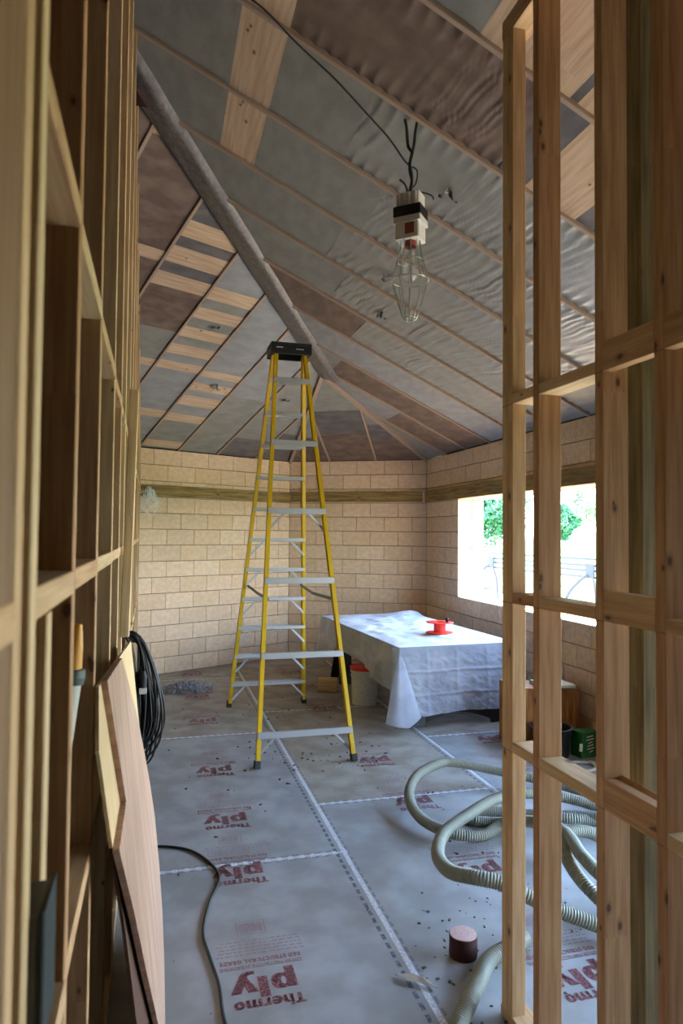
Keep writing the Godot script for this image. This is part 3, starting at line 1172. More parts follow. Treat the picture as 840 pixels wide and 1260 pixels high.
func partition_left() -> void:
	var w := thing("wall_inner_left", g(-0.18, 0, 4.5), "open pine stud partition along the left, reaching from the camera to the block wall", "stud wall", "", "structure")
	var d := 0.089
	var mats: Array = M.studs
	var zs: Array[float] = [0.31, 0.707, 0.80, 1.21, 1.72, 2.38, 2.93, 3.42, 4.02, 4.62, 5.15, 5.75, 6.35, 6.95, 7.55, 8.15, 8.62]
	var tone := [0, 0, 2, 3, 1, 2, 0, 2, 0, 2, 0, 2, 3, 0, 2, 1, 0]
	for i in zs.size():
		var z: float = zs[i]
		var x := lx(z)
		var v := (Vector2(x, z) - CB).dot(nl)
		var st := begin()
		slab(st, x - d, x, 0.038, T + S * maxf(v, 0.0) - 0.06 if z > 5.0 else 4.9, z - 0.019, z + 0.019)
		part(w, "stud", st, mats[tone[i]])
	var st := begin()
	slab(st, lx(0.929) - d, lx(0.929), 0.038, 1.685, 0.91, 0.948)
	part(w, "stud", st, mats[2])
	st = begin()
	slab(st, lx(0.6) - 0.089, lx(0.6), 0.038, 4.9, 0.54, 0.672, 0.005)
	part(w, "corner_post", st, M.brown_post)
	st = begin()
	bar(st, g(lx(-1.2) - d / 2, 0.019, -1.2), g(lx(8.8) - d / 2, 0.019, 8.8), 0.038, d, Vector3.UP)
	part(w, "sole_plate", st, mats[0])
	for i in zs.size() - 1:
		if i == 1:
			continue
		var a := zs[i] + 0.0195
		var b := zs[i + 1] - 0.0195
		var x := lx((a + b) / 2.0)
		for h in [2.29, 1.686, 1.032]:
			noggin(w, x - d, x, h, h + 0.038, a, b, mats[(i + int(h)) % 3])
	# loose board standing against the studs
	var lb := begin()
	bar(lb, g(-0.134, 1.33, 3.17), g(-0.112, 2.42, 3.2), 0.038, 0.089, Vector3.RIGHT)
	lone("loose_board", lb, M.studs[2], "pale loose board fixed upright against the left studs, above the plywood", "board")
	# electrical box on the near studs
	var t := thing("switch_box", g(-0.14, 1.2, 0.865), "dark grey metal box fixed low between the nearest left studs", "metal box")
	var bx := begin()
	slab(bx, -0.165, -0.118, 1.235, 1.365, 0.822, 0.905, 0.004)
	part(t, "body", bx, M.galv)
	bx = begin()
	slab(bx, -0.118, -0.112, 1.225, 1.372, 0.815, 0.908, 0.002)
	part(t, "cover", bx, M.dark_green)
	# white tube in the second bay
	var tb := thing("caulk_tube", g(-0.175, 1.08, 1.5), "white tube with a yellow tip leaning in a bay of the left studs", "tube")
	var ax := g(0.05, 0.42, 0.02).normalized()
	var c := begin()
	lathe(c, [Vector2(0, 0), Vector2(0.025, 0), Vector2(0.025, 0.41), Vector2(0, 0.41)], g(-0.218, 1.078, 1.47), 20, ax)
	part(tb, "barrel", c, M.white_plastic)
	c = begin()
	lathe(c, [Vector2(0.0, 0.405), Vector2(0.029, 0.405), Vector2(0.031, 0.42), Vector2(0.029, 0.435), Vector2(0, 0.436)], g(-0.218, 1.078, 1.47), 20, ax)
	part(tb, "collar", c, M.ring_green)
	c = begin()
	lathe(c, [Vector2(0.022, 0.436), Vector2(0.018, 0.48), Vector2(0.010, 0.525), Vector2(0, 0.526)], g(-0.218, 1.078, 1.47), 16, ax)
	part(tb, "tip", c, M.yellow_cap)


# ---------------------------------------------------------------- outdoors
func outside() -> void:
	var y := begin()
	slab(y, 4.0, 120.0, -0.4, -0.12, -60.0, 140.0)
	lone("ground", y, M.yard, "pale bright bare ground of the yard outside the window", "ground", "", "structure")
	var gr := begin()
	slab(gr, 11.0, 120.0, -0.13, -0.08, -60.0, 140.0)
	lone("grass", gr, M.grass, "grass at the far side of the yard outside the window", "grass", "", "stuff")
	# leaf clumps for the trees
	var spots := [
		[15.7, 30.0, 4.7, 1.75, "round green tree seen through the left end of the window opening"],
		[14.25, 22.0, 2.9, 0.6, "small green tree seen between the studs, left edge of the right-hand gap"],
		[21.5, 31.0, 5.4, 1.6, "loose tree farthest off in the window, behind the others, leaves coloured pale for overexposure"],
		[15.0, 17.6, 2.2, 0.9, "low bush at the right edge of the window view"],
	]
	for s in spots:
		tree(s[0], s[1], s[2], s[3], s[4], M.leaf_overlit if s[0] > 20.0 else M.leaf)
	# sheet metal brake on its stand
	var t := thing("bending_brake", g(6.5, 0, 10.9), "long sheet-metal bending brake on splayed legs outside the window", "brake")
	var st := begin()
	for r in [[1.43, 0.03], [1.33, 0.022], [1.25, 0.03], [1.15, 0.02]]:
		bar(st, g(6.5 + r[1], r[0], 8.6), g(6.5 + r[1], r[0], 12.7), 0.035, 0.05, Vector3.UP)
	part(t, "rail", st, M.brake_blue)
	for z in [9.25, 10.6, 11.9, 12.5]:
		st = begin()
		bar(st, g(6.47, 1.14, z), g(6.47, 1.36, z), 0.03, 0.2, Vector3.RIGHT)
		part(t, "hinge_block", st, M.brake_blue)
	for z in [9.25, 12.55]:
		for s in [-1.0, 1.0]:
			st = begin()
			tube(st, smooth([g(6.5, 1.2, z), g(6.5 + s * 0.12, 1.1, z + 0.12), g(6.5 + s * 0.28, 0.75, z + 0.28), g(6.5 + s * 0.34, -0.1, z + 0.36)], 0.05), 0.026, 8)
			part(t, "leg", st, M.brake_blue)
		st = begin()
		bar(st, g(6.3, 0.7, z + 0.28), g(6.72, 0.7, z + 0.28), 0.04, 0.04, Vector3.UP)
		part(t, "brace", st, M.brake_blue)
	var rk := begin()
	lathe(rk, [Vector2(0, 0), Vector2(0.5, 0.0), Vector2(0.48, 0.2), Vector2(0.3, 0.36), Vector2(0, 0.4)], g(9.6, -0.12, 14.3), 9)
	lone("boulder", rk, M.rock, "rusty brown boulder on the ground beyond the metal brake", "rock")


func tree(x: float, z: float, h: float, r: float, label: String, leaf_mat: Material) -> void:
	var t := thing("tree" if h > 2.5 else "bush", g(x, -0.079, z), label, "tree" if h > 2.5 else "bush")
	var st := begin()
	tube(st, smooth([g(x, -0.079, z), g(x + 0.1, h * 0.4, z), g(x, h * 0.8, z + 0.1)], 0.4), 0.05 * r + 0.04, 8)
	part(t, "trunk", st, M.bark)
	var leaf := begin()
	quad(leaf, Vector3(-0.5, 0, 0), Vector3(0, 0.1, 0.28), Vector3(0.5, 0, 0), Vector3(0, 0.1, -0.28), Vector3.UP)
	var mm := MultiMesh.new()
	mm.transform_format = MultiMesh.TRANSFORM_3D
	var lm := leaf.commit()
	lm.surface_set_material(0, leaf_mat)
	mm.mesh = lm
	mm.instance_count = 3600
	for i in 3600:
		var d := Vector3(rng.randfn(), rng.randfn(), rng.randfn()).normalized()
		var lump := 0.75 + 0.3 * sin(d.x * 5.0 + x) * cos(d.y * 4.0 + z) + 0.15 * sin(d.z * 9.0)
		var rad := r * lump * pow(rng.randf(), 0.3)
		var p := Vector3(d.x * rad, h - r + d.y * rad * 1.05 + 0.08, d.z * rad)
		var b := Basis.from_euler(Vector3(rng.randf() * 6.0, rng.randf() * 6.0, rng.randf() * 6.0)).scaled(Vector3.ONE * rng.randf_range(0.14, 0.3))
		mm.set_instance_transform(i, Transform3D(b, p))
	var mi := MultiMeshInstance3D.new()
	mi.name = "leaves"
	mi.multimesh = mm
	mi.set_meta("kind", "stuff")
	t.add_child(mi, true)


# ---------------------------------------------------------------- ladder
func channel(w: float, d: float, t: float) -> PackedVector2Array:
	# C section: web along x at y = 0, flanges towards +y
	return PackedVector2Array([Vector2(-w / 2, 0), Vector2(w / 2, 0), Vector2(w / 2, d), Vector2(w / 2 - t, d), Vector2(w / 2 - t, t), Vector2(-w / 2 + t, t), Vector2(-w / 2 + t, d), Vector2(-w / 2, d)])


func ladder() -> void:
	var t := thing("step_ladder", g(1.134, 0, 6.2), "tall yellow fibreglass step ladder standing open in the middle of the room", "ladder")
	var top_y := 3.44
	# feet and tops: near pair carries the spreader bars, far pair the steps
	var nl_f := g(0.745, 0.0, 5.24)
	var nr_f := g(1.538, 0.0, 5.24)
	var nl_t := g(0.995, top_y, 6.115)
	var nr_t := g(1.287, top_y, 6.115)
	var fl_f := g(0.722, 0.0, 7.155)
	var fr_f := g(1.532, 0.0, 7.155)
	var fl_t := g(0.985, top_y, 6.22)
	var fr_t := g(1.30, top_y, 6.22)
	var rails := [[nl_f, nl_t, 1.0, 0.062], [nr_f, nr_t, -1.0, 0.062], [fl_f, fl_t, 1.0, 0.075], [fr_f, fr_t, -1.0, 0.075]]
	for r in rails:
		var f: Vector3 = r[0]
		var tp: Vector3 = r[1]
		var dir := (tp - f).normalized()
		var st := begin()
		var prof := channel(r[3], 0.032, 0.006)
		# web faces outwards, open side faces inwards
		var outx := Vector3(0, 0, 1)
		var yy := dir.cross((outx - dir * outx.dot(dir)).normalized())
		if yy.x * r[2] < 0.0:
			var fl := PackedVector2Array()
			for p in prof:
				fl.append(Vector2(p.x, -p.y))
			prof = fl
		sweep(st, prof, f + dir * 0.035, tp, outx)
		part(t, "rail", st, M.yellow)
		st = begin()
		bar(st, f + Vector3(r[2] * 0.012, 0, 0), f + dir * 0.055 + Vector3(r[2] * 0.012, 0, 0), r[3] + 0.008, 0.048, outx, 0.006)
		part(t, "foot", st, M.rubber)
	# top cap: a shallow black tray with slots
	var st := begin()
	slab(st, 0.955, 1.325, top_y + 0.045, top_y + 0.075, 6.04, 6.30, 0.008)
	slab(st, 0.955, 1.325, top_y - 0.03, top_y + 0.045, 6.04, 6.065, 0.006)
	slab(st, 0.955, 1.325, top_y - 0.03, top_y + 0.045, 6.275, 6.30, 0.006)
	slab(st, 0.955, 0.975, top_y - 0.03, top_y + 0.045, 6.065, 6.275, 0.006)
	slab(st, 1.305, 1.325, top_y - 0.03, top_y + 0.045, 6.065, 6.275, 0.006)
	part(t, "top_cap", st, M.black_plastic)
	st = begin()
	slab(st, 1.0, 1.06, top_y + 0.02, top_y + 0.03, 6.036, 6.041, 0.001)
	part(t, "slot", st, M.alu)
	st = begin()
	slab(st, 1.18, 1.25, top_y + 0.012, top_y + 0.022, 6.036, 6.041, 0.001)
	part(t, "slot", st, M.alu)
	# horizontal bars on the near pair
	for y in [0.235, 0.815, 1.40, 1.98, 2.58, 3.16]:
		var k: float = y / top_y
		var a := nl_f.lerp(nl_t, k)
		var b := nr_f.lerp(nr_t, k)
		st = begin()
		bar(st, a + Vector3(0.004, 0, 0.03), b + Vector3(-0.004, 0, 0.03), 0.05, 0.022, Vector3.UP)
		part(t, "cross_bar", st, M.alu)
		if y < 0.5 or absf(y - 1.98) < 0.1:
			for s in [[a, 1.0], [b, -1.0]]:
				var e: Vector3 = s[0]
				st = begin()
				bar(st, e + Vector3(s[1] * 0.012, -0.16, 0.0), e + Vector3(s[1] * 0.15, -0.015, 0.01), 0.02, 0.008, Vector3.UP)
				part(t, "brace", st, M.alu)
	# steps on the far pair
	for i in 11:
		var y := 0.24 + 0.2965 * i
		var k := y / top_y
		var a := fl_f.lerp(fl_t, k)
		var b := fr_f.lerp(fr_t, k)
		st = begin()
		var prof := PackedVector2Array([Vector2(-0.04, 0.016), Vector2(0.04, 0.016), Vector2(0.044, 0.012), Vector2(0.044, -0.018), Vector2(0.039, -0.018), Vector2(0.039, 0.011), Vector2(-0.039, 0.011), Vector2(-0.039, -0.018), Vector2(-0.044, -0.018), Vector2(-0.044, 0.012)])
		sweep(st, prof, a + Vector3(0.006, 0, 0), b - Vector3(0.006, 0, 0), Vector3(0, 0, 1))
		part(t, "step", st, M.alu)
		if i < 6:
			for s in [[a, 1.0], [b, -1.0]]:
				var e: Vector3 = s[0]
				st = begin()
				bar(st, e + Vector3(s[1] * 0.012, -0.15, 0.03), e + Vector3(s[1] * 0.15, -0.01, 0.03), 0.02, 0.006, Vector3.UP)
				part(t, "brace", st, M.alu)
	# folding spreaders
	for s in [[nl_f, nl_t, fl_f, fl_t, 1.0], [nr_f, nr_t, fr_f, fr_t, -1.0]]:
		var p0: Vector3 = s[0].lerp(s[1], 1.25 / top_y) + Vector3(s[4] * 0.045, 0, 0)
		var p1: Vector3 = s[2].lerp(s[3], 1.27 / top_y) + Vector3(s[4] * 0.045, 0, 0)
		var m := p0.lerp(p1, 0.5) + Vector3(s[4] * 0.015, -0.02, 0)
		st = begin()
		bar(st, p0, m, 0.028, 0.006, Vector3.UP)
		bar(st, m, p1, 0.028, 0.006, Vector3.UP)
		part(t, "spreader", st, M.galv)
	# small white label on the far left rail
	st = begin()
	bar(st, g(0.80, 0.66, 6.99), g(0.80, 0.76, 6.965), 0.05, 0.002, Vector3.RIGHT)
	part(t, "sticker", st, M.paper)


# ---------------------------------------------------------------- covered table
func table() -> void:
	var fl := Vector2(2.15, 5.93)
	var bl := Vector2(2.02, 8.45)
	var fr := Vector2(3.38, 6.02)
	var br := Vector2(3.25, 8.54)
	var top := 0.75
	var st := begin()
	prism(st, PackedVector2Array([Vector2(fl.x + 0.02, -fl.y - 0.02), Vector2(fr.x - 0.02, -fr.y - 0.02), Vector2(br.x - 0.02, -br.y), Vector2(bl.x + 0.02, -bl.y)]), Vector3(0, top - 0.012, 0), Vector3.RIGHT, Vector3(0, 0, 1), Vector3.UP, 0.022)
	lone("tabletop_board", st, M.black_plastic, "dark board lying on the two sawhorses under the white cloth", "tabletop")
	sawhorse(6.22, 2.30, 3.25, "black plastic sawhorse under the near end of the covered table")
	sawhorse(8.12, 2.12, 3.05, "black plastic sawhorse under the far end of the covered table")
	# cloth
	var nz := noise(5, 1.0, 4)
	var cl := begin()
	var rows := []
	var nu := 44
	var nv := 70
	for i in nv + 1:
		var line := PackedVector3Array()
		var tt := float(i) / nv
		for j in nu + 1:
			var s := float(j) / nu
			var p := fl.lerp(fr, s).lerp(bl.lerp(br, s), tt)
			var edge := smoothstep(0.0, 0.12, minf(minf(s, 1.0 - s), minf(tt, 1.0 - tt)))
			var hh := nz.get_noise_2d(p.x * 2.2, p.y * 1.6) * 0.5 + nz.get_noise_2d(p.x * 7.0, p.y * 5.0) * 0.22
			hh = maxf(hh + 0.12, 0.0) * 0.055 * edge
			# a rumpled fold towards the far right corner
			hh += 0.05 * exp(-pow((tt - 0.93) / 0.06, 2.0)) * smoothstep(0.6, 0.9, s) * (0.6 + 0.4 * sin(s * 9.0))
			line.append(g(p.x, top + 0.004 + hh, p.y))
		rows.append(line)
	sheet(cl, rows, Vector3.UP)
	var tcl := thing("dust_sheet", g(2.7, top, 7.2), "white creased dust sheet draped over the table by the window", "cloth")
	part(tcl, "cloth_top", cl, M.cloth)
	cl = begin()
	# front drape with fold creases
	rows = []
	for i in 61:
		var line := PackedVector3Array()
		var k := i / 60.0
		for j in 81:
			var s := j / 80.0
			var p := fl.lerp(fr, s)
			var drop := 0.615 + 0.012 * sin(s * 7.0) + 0.006 * nz.get_noise_1d(s * 9.0)
			var swing := 0.014 * sin(s * 9.0 + 1.0) * k + 0.03 * nz.get_noise_2d(s * 4.0, k * 2.0) * k
			swing += 0.006 * nz.get_noise_2d(s * 14.0, k * 9.0) * minf(k * 5.0, 1.0)
			for q in [0.36, 0.70]:
				swing += 0.010 * exp(-pow((k - q - 0.02 * s) / 0.016, 2.0))
			for q in [0.22, 0.47, 0.73]:
				swing += 0.007 * exp(-pow((s - q) / 0.010, 2.0)) * minf(k * 6.0, 1.0)
			line.append(g(p.x, top + 0.004 - k * drop, p.y - 0.012 - 0.04 * k - swing))
		rows.append(line)
	sheet(cl, rows, g(0, 0, -1))
	# left drape
	rows = []
	var low := [[0.0, 0.36], [0.05, 0.37], [0.14, 0.37], [0.58, 0.50], [0.8, 0.40], [1.0, 0.29]]
	for i in 19:
		var line := PackedVector3Array()
		var k := i / 18.0
		for j in nv + 1:
			var tt := float(j) / nv
			var p := fl.lerp(bl, tt)
			var lo := 0.36
			for q in low.size() - 1:
				if tt >= low[q][0] and tt <= low[q + 1][0]:
					lo = lerpf(low[q][1], low[q + 1][1], (tt - low[q][0]) / (low[q + 1][0] - low[q][0]))
			var drop := top - lo
			var swing := 0.035 * sin(tt * 13.0) * k + 0.03 * nz.get_noise_2d(tt * 8.0, k * 3.0 + 9.0) * k
			line.append(g(p.x - 0.012 - 0.05 * k - swing, top + 0.004 - k * drop, p.y))
		rows.append(line)
	sheet(cl, rows, Vector3.LEFT)
	# right and back drapes, short
	rows = []
	for i in 9:
		var line := PackedVector3Array()
		var k := i / 8.0
		for j in nv + 1:
			var p := fr.lerp(br, float(j) / nv)
			line.append(g(p.x + 0.012 + 0.04 * k + 0.02 * sin(j * 0.4) * k, top + 0.004 - k * 0.5, p.y))
		rows.append(line)
	sheet(cl, rows, Vector3.RIGHT)
	# the corner hangs in a pointed fold towards the camera
	var c0 := g(fl.x, top + 0.004, fl.y)
	var tip_l := g(1.985, 0.10, 5.83)
	var tip_r := g(2.19, 0.055, 5.80)
	rows = []
	for i in 21:
		var k := i / 20.0
		var line := PackedVector3Array()
		for j in 15:
			var s := j / 14.0
			var a := c0.lerp(tip_l, k)
			var b := c0.lerp(tip_r, k)
			var cc := c0.lerp(g(2.33, 0.135, 5.86), k)
			var p := a.lerp(b, s * 1.6) if s < 0.625 else b.lerp(cc, (s - 0.625) / 0.375)
			p += Vector3(0, 0, 0.02 * sin(s * 8.0) * k + 0.035 * sin(s * PI) * k)
			line.append(p)
		rows.append(line)
	sheet(cl, rows, g(0, 0, -1))
	rows = []
	for i in 13:
		var k := i / 12.0
		var line := PackedVector3Array()
		for j in 5:
			var s := j / 4.0
			line.append(c0.lerp(tip_l, k).lerp(g(2.09, 0.75 - 0.39 * k, 5.97), s))
		rows.append(line)
	sheet(cl, rows, Vector3.LEFT)
	part(tcl, "cloth_drape", cl, M.cloth_thin)
	# spool
	var c := Vector3(2.84, top + 0.022, -6.62)
	var t := thing("cord_reel", c, "orange-red plastic reel on the white dust sheet", "reel")
	for y in [0.0, 0.105]:
		st = begin()
		lathe(st, [Vector2(0.05, y), Vector2(0.138, y), Vector2(0.142, y + 0.004), Vector2(0.138, y + 0.009), Vector2(0.05, y + 0.009)], c, 36)
		part(t, "flange", st, M.orange)
	st = begin()
	lathe(st, [Vector2(0.062, 0.008), Vector2(0.062, 0.106), Vector2(0.05, 0.114), Vector2(0.048, 0.02)], c, 30)
	part(t, "hub", st, M.orange)
	st = begin()
	lathe(st, [Vector2(0.012, 0.114), Vector2(0.014, 0.125), Vector2(0.02, 0.15), Vector2(0.014, 0.162), Vector2(0, 0.164)], c + Vector3(0.05, 0, 0.07), 14)
	part(t, "knob", st, M.black)
	# bucket beside the table
	var bc := g(2.14, 0, 6.98)
	t = thing("bucket", bc, "cream plastic bucket with a red lid under the edge of the dust sheet", "bucket")
	st = begin()
	lathe(st, [Vector2(0, 0.0), Vector2(0.128, 0.0), Vector2(0.132, 0.006), Vector2(0.142, 0.29), Vector2(0.149, 0.293), Vector2(0.149, 0.303), Vector2(0.143, 0.306), Vector2(0.144, 0.33), Vector2(0.151, 0.333), Vector2(0.151, 0.345), Vector2(0.146, 0.348), Vector2(0.148, 0.37)], bc, 36)
	part(t, "body", st, M.bucket)
	st = begin()
	lathe(st, [Vector2(0.152, 0.36), Vector2(0.156, 0.366), Vector2(0.156, 0.388), Vector2(0.148, 0.395), Vector2(0.13, 0.388), Vector2(0.0, 0.388)], bc, 36)
	part(t, "lid", st, M.orange)
	# block of wood behind the ladder
	st = begin()
	bar(st, g(1.80, 0.07, 7.66), g(2.0, 0.07, 7.60), 0.14, 0.14, Vector3.UP, 0.004)
	lone("wood_block", st, M.studs[2], "short sawn block of wood on the floor left of the black sawhorse", "wood block")


func sawhorse(z: float, x0: float, x1: float, label: String) -> void:
	var t := thing("sawhorse", g((x0 + x1) / 2.0, 0, z), label, "sawhorse", "sawhorses under the covered table")
	var st := begin()
	slab(st, x0, x1, 0.655, 0.714, z - 0.04, z + 0.04, 0.008)
	part(t, "beam", st, M.black_plastic)
	for x in [x0 + 0.08, x1 - 0.08]:
		for s in [-1.0, 1.0]:
			st = begin()
			var sx := 0.03 if x < (x0 + x1) / 2.0 else -0.03
			var tp := g(x + sx, 0.68, z + s * 0.02)
			var ft := g(x - sx * 0.5, 0.0, z + s * 0.21)
			bar(st, ft, tp, 0.15, 0.04, Vector3.RIGHT, 0.008)
			part(t, "leg", st, M.black_plastic)
	for s in [-1.0, 1.0]:
		st = begin()
		# arched web between the legs of one side
		var poly := PackedVector2Array([Vector2(x0 + 0.1, 0.02), Vector2(x0 + 0.1, 0.16), Vector2(x1 - 0.1, 0.16), Vector2(x1 - 0.1, 0.02)])
		for k in range(11, -1, -1):
			var u := k / 11.0
			poly.append(Vector2(lerpf(x0 + 0.16, x1 - 0.16, u), 0.04 + 0.07 * sin(u * PI)))
		prism(st, poly, g(0, 0, z + s * 0.19), Vector3.RIGHT, Vector3.UP, g(0, 0, s), 0.02)
		part(t, "web", st, M.black_plastic)


# ---------------------------------------------------------------- hose
func hose() -> void:
	var t := thing("vacuum_hose", g(1.7, 0, 3.6), "thick grey ribbed vacuum hose lying in loops behind the right studs", "hose")
	var r := 0.032
	var y := 0.034
	var runs := [
		# far loop, rising a little off the floor
		[g(2.9, y, 3.3), g(3.06, y, 3.40), g(3.10, y, 3.58), g(3.0, y, 3.78), g(2.75, 0.06, 4.2), g(2.42, 0.09, 4.49), g(2.13, 0.12, 4.67), g(1.97, 0.14, 4.62), g(1.73, 0.14, 4.42), g(1.58, 0.11, 4.16), g(1.57, 0.07, 3.92), g(1.68, 0.05, 3.74), g(1.86, y, 3.70), g(2.05, y, 3.80), g(2.3, y, 3.82), g(2.5, 0.07, 3.74), g(2.7, 0.11, 3.53), g(2.84, 0.12, 3.52), g(2.88, 0.13, 3.64), g(2.79, 0.13, 3.70), g(2.66, 0.12, 3.70)],
		# near loop, standing off the floor
		[g(2.66, 0.12, 3.70), g(2.5, 0.14, 3.85), g(2.28, 0.16, 3.92), g(2.03, 0.17, 3.86), g(1.76, 0.17, 3.68), g(1.53, 0.17, 3.49), g(1.38, 0.19, 3.23), g(1.34, 0.22, 3.0), g(1.40, 0.25, 2.86), g(1.50, 0.24, 2.80), g(1.62, 0.19, 2.74), g(1.78, 0.12, 2.70), g(1.98, 0.06, 2.62), g(2.25, y, 2.45), g(2.5, y, 2.3), g(2.65, y, 2.27), g(2.76, y, 2.34), g(2.7, y, 2.45)],
		# inner arc and the thick coil seen between the studs
		[g(2.9, y, 3.3), g(2.62, 0.06, 3.62), g(2.42, 0.07, 3.72), g(2.2, y, 3.95), g(1.98, y, 4.02), g(1.9, y, 3.92), g(2.02, y, 3.84), g(2.12, 0.12, 3.62), g(2.14, 0.19, 3.36), g(2.09, 0.22, 3.16), g(2.05, 0.21, 3.0), g(2.06, 0.18, 2.82), g(2.2, 0.12, 2.62), g(2.4, 0.06, 2.5), g(2.7, y, 2.45)],
		[g(3.3, y, 2.9), g(2.9, 0.05, 3.1), g(2.65, 0.09, 3.18), g(2.4, 0.14, 3.24), g(2.24, 0.2, 3.27), g(2.1, 0.2, 3.24), g(2.02, 0.16, 3.08), g(2.02, 0.1, 2.9), g(2.12, y, 2.78), g(2.4, y, 2.75)],
		# loose end in front
		[g(0.93, y, 2.02), g(1.02, y, 2.24), g(1.145, y, 2.395), g(1.24, y, 2.50), g(1.35, y, 2.62), g(1.50, y, 2.69)],
	]
	for q in runs:
		var st := begin()
		tube(st, smooth(q, 0.0034), r, 12, 0.0022, 0.0136)
		part(t, "hose_run", st, M.hose)
	var st := begin()
	lathe(st, [Vector2(0.03, 0), Vector2(0.037, 0), Vector2(0.037, 0.09), Vector2(0.03, 0.09)], g(1.49, 0.037, 2.688), 20, Vector3(1, 0, -0.45).normalized())
	part(t, "cuff", st, M.hose)


# ---------------------------------------------------------------- work lamp
func work_lamp() -> void:
	var x := 1.25
	var z := 3.32
	var t := thing("work_lamp", g(x, 3.96, z), "caged temporary lamp hanging on wires below the rafters", "lamp")
	var a := 0.72
	var e := Vector3(cos(a), 0, sin(a))
	var f := Vector3(-sin(a), 0, cos(a))
	var top := g(x, 3.565, z)
	var st := begin()
	# hanging wires, twisted
	for k in 2:
		var pts := []
		for i in 15:
			var u := i / 14.0
			var y := lerpf(3.965, 3.56, u)
			var sp := 0.028 * maxf(0.0, 1.0 - u * 2.2) + 0.006
			var an := u * 16.0 + k * PI
			pts.append(g(x + sp * (1.0 if k == 0 else -1.0) * (1.0 if u < 0.4 else cos(an)), y, z + 0.006 * sin(an)))
		tube(st, smooth(pts, 0.015), 0.0085, 7)
	part(t, "hanging_wire", st, M.wire)
	st = begin()
	tube(st, smooth([g(x - 0.005, 3.72, z), g(x + 0.03, 3.70, z - 0.01), g(x + 0.025, 3.63, z - 0.01), g(x, 3.60, z)], 0.015), 0.004, 6)
	tube(st, smooth([g(x, 3.57, z), g(x + 0.05, 3.585, z - 0.01), g(x + 0.11, 3.57, z - 0.02), g(x + 0.12, 3.55, z - 0.02)], 0.015), 0.004, 6)
	tube(st, smooth([g(x - 0.01, 3.57, z), g(x - 0.04, 3.61, z - 0.02), g(x - 0.07, 3.63, z - 0.02)], 0.015), 0.006, 6)
	part(t, "wire_end", st, M.cord_tan)
	# boxes
	st = begin()
	bar(st, top + Vector3(0, -0.075, 0), top + Vector3(0, -0.002, 0), 0.125, 0.10, e, 0.006)
	for k in 4:
		bar(st, top + f * 0.045 + e * (-0.045 + 0.03 * k) + Vector3(0, -0.07, 0), top + f * 0.057 + e * (-0.045 + 0.03 * k) + Vector3(0, -0.01, 0), 0.012, 0.016, e, 0.002)
	part(t, "upper_box", st, M.white_plastic)
	st = begin()
	bar(st, top + Vector3(0, -0.13, 0), top + Vector3(0, -0.076, 0), 0.15, 0.125, e, 0.004)
	part(t, "black_band", st, M.black)
	st = begin()
	bar(st, top + Vector3(0, -0.162, 0), top + Vector3(0, -0.131, 0), 0.15, 0.125, e, 0.004)
	part(t, "middle_box", st, M.white_plastic)
	st = begin()
	bar(st, top + Vector3(0, -0.245, 0), top + Vector3(0, -0.163, 0), 0.13, 0.11, e, 0.006)
	part(t, "lower_box", st, M.white_plastic)
	st = begin()
	bar(st, top + f * 0.054 + e * 0.015 + Vector3(0, -0.225, 0), top + f * 0.054 + e * 0.015 + Vector3(0, -0.168, 0), 0.05, 0.008, e, 0.001)
	lathe(st, [Vector2(0.03, -0.275), Vector2(0.032, -0.245), Vector2(0.0, -0.244)], top, 18)
	part(t, "socket", st, M.red_plastic)
	# bulb
	st = begin()
	lathe(st, [Vector2(0.0, -0.46), Vector2(0.02, -0.455), Vector2(0.036, -0.435), Vector2(0.041, -0.41), Vector2(0.037, -0.385), Vector2(0.024, -0.345), Vector2(0.018, -0.31), Vector2(0.017, -0.275)], top, 22)
	part(t, "bulb", st, M.glass)
	st = begin()
	tube(st, PackedVector3Array([top + Vector3(-0.012, -0.3, 0), top + Vector3(-0.008, -0.38, 0), top + Vector3(0.008, -0.38, 0), top + Vector3(0.012, -0.3, 0)]), 0.0015, 5)
	part(t, "filament_support", st, M.steel_wire)
	# cage of wires
	st = begin()
	for k in 10:
		var an := TAU * k / 10.0
		var d := Vector3(cos(an), 0, sin(an))
		tube(st, smooth([top + d * 0.05 + Vector3(0, -0.245, 0), top + d * 0.066 + Vector3(0, -0.34, 0), top + d * 0.094 + Vector3(0, -0.445, 0), top + d * 0.096 + Vector3(0, -0.46, 0), top + d * 0.072 + Vector3(0, -0.545, 0), top + d * 0.034 + Vector3(0, -0.655, 0), top + d * 0.02 + Vector3(0, -0.662, 0)], 0.03), 0.0026, 5)
	for q in [[0.068, -0.35], [0.096, -0.452], [0.036, -0.652]]:
		var ring := PackedVector3Array()
		for k in 25:
			ring.append(top + Vector3(cos(TAU * k / 24.0) * q[0], q[1], sin(TAU * k / 24.0) * q[0]))
		tube(st, ring, 0.0026, 5)
	part(t, "cage", st, M.steel_wire)
	# feed cable along the ceiling
	st = begin()
	tube(st, smooth([g(0.1, 4.46, 3.2), g(0.414, 4.345, 3.22), g(0.62, 4.2, 3.24), g(0.82, 4.07, 3.26), g(1.0, 3.93, 3.28), g(1.12, 3.84, 3.30), g(1.21, 3.745, 3.315), g(1.25, 3.72, 3.32)], 0.04), 0.005, 7)
	lone("feed_cable", st, M.wire, "thin dark cable slung along the ceiling to the caged lamp", "cable")


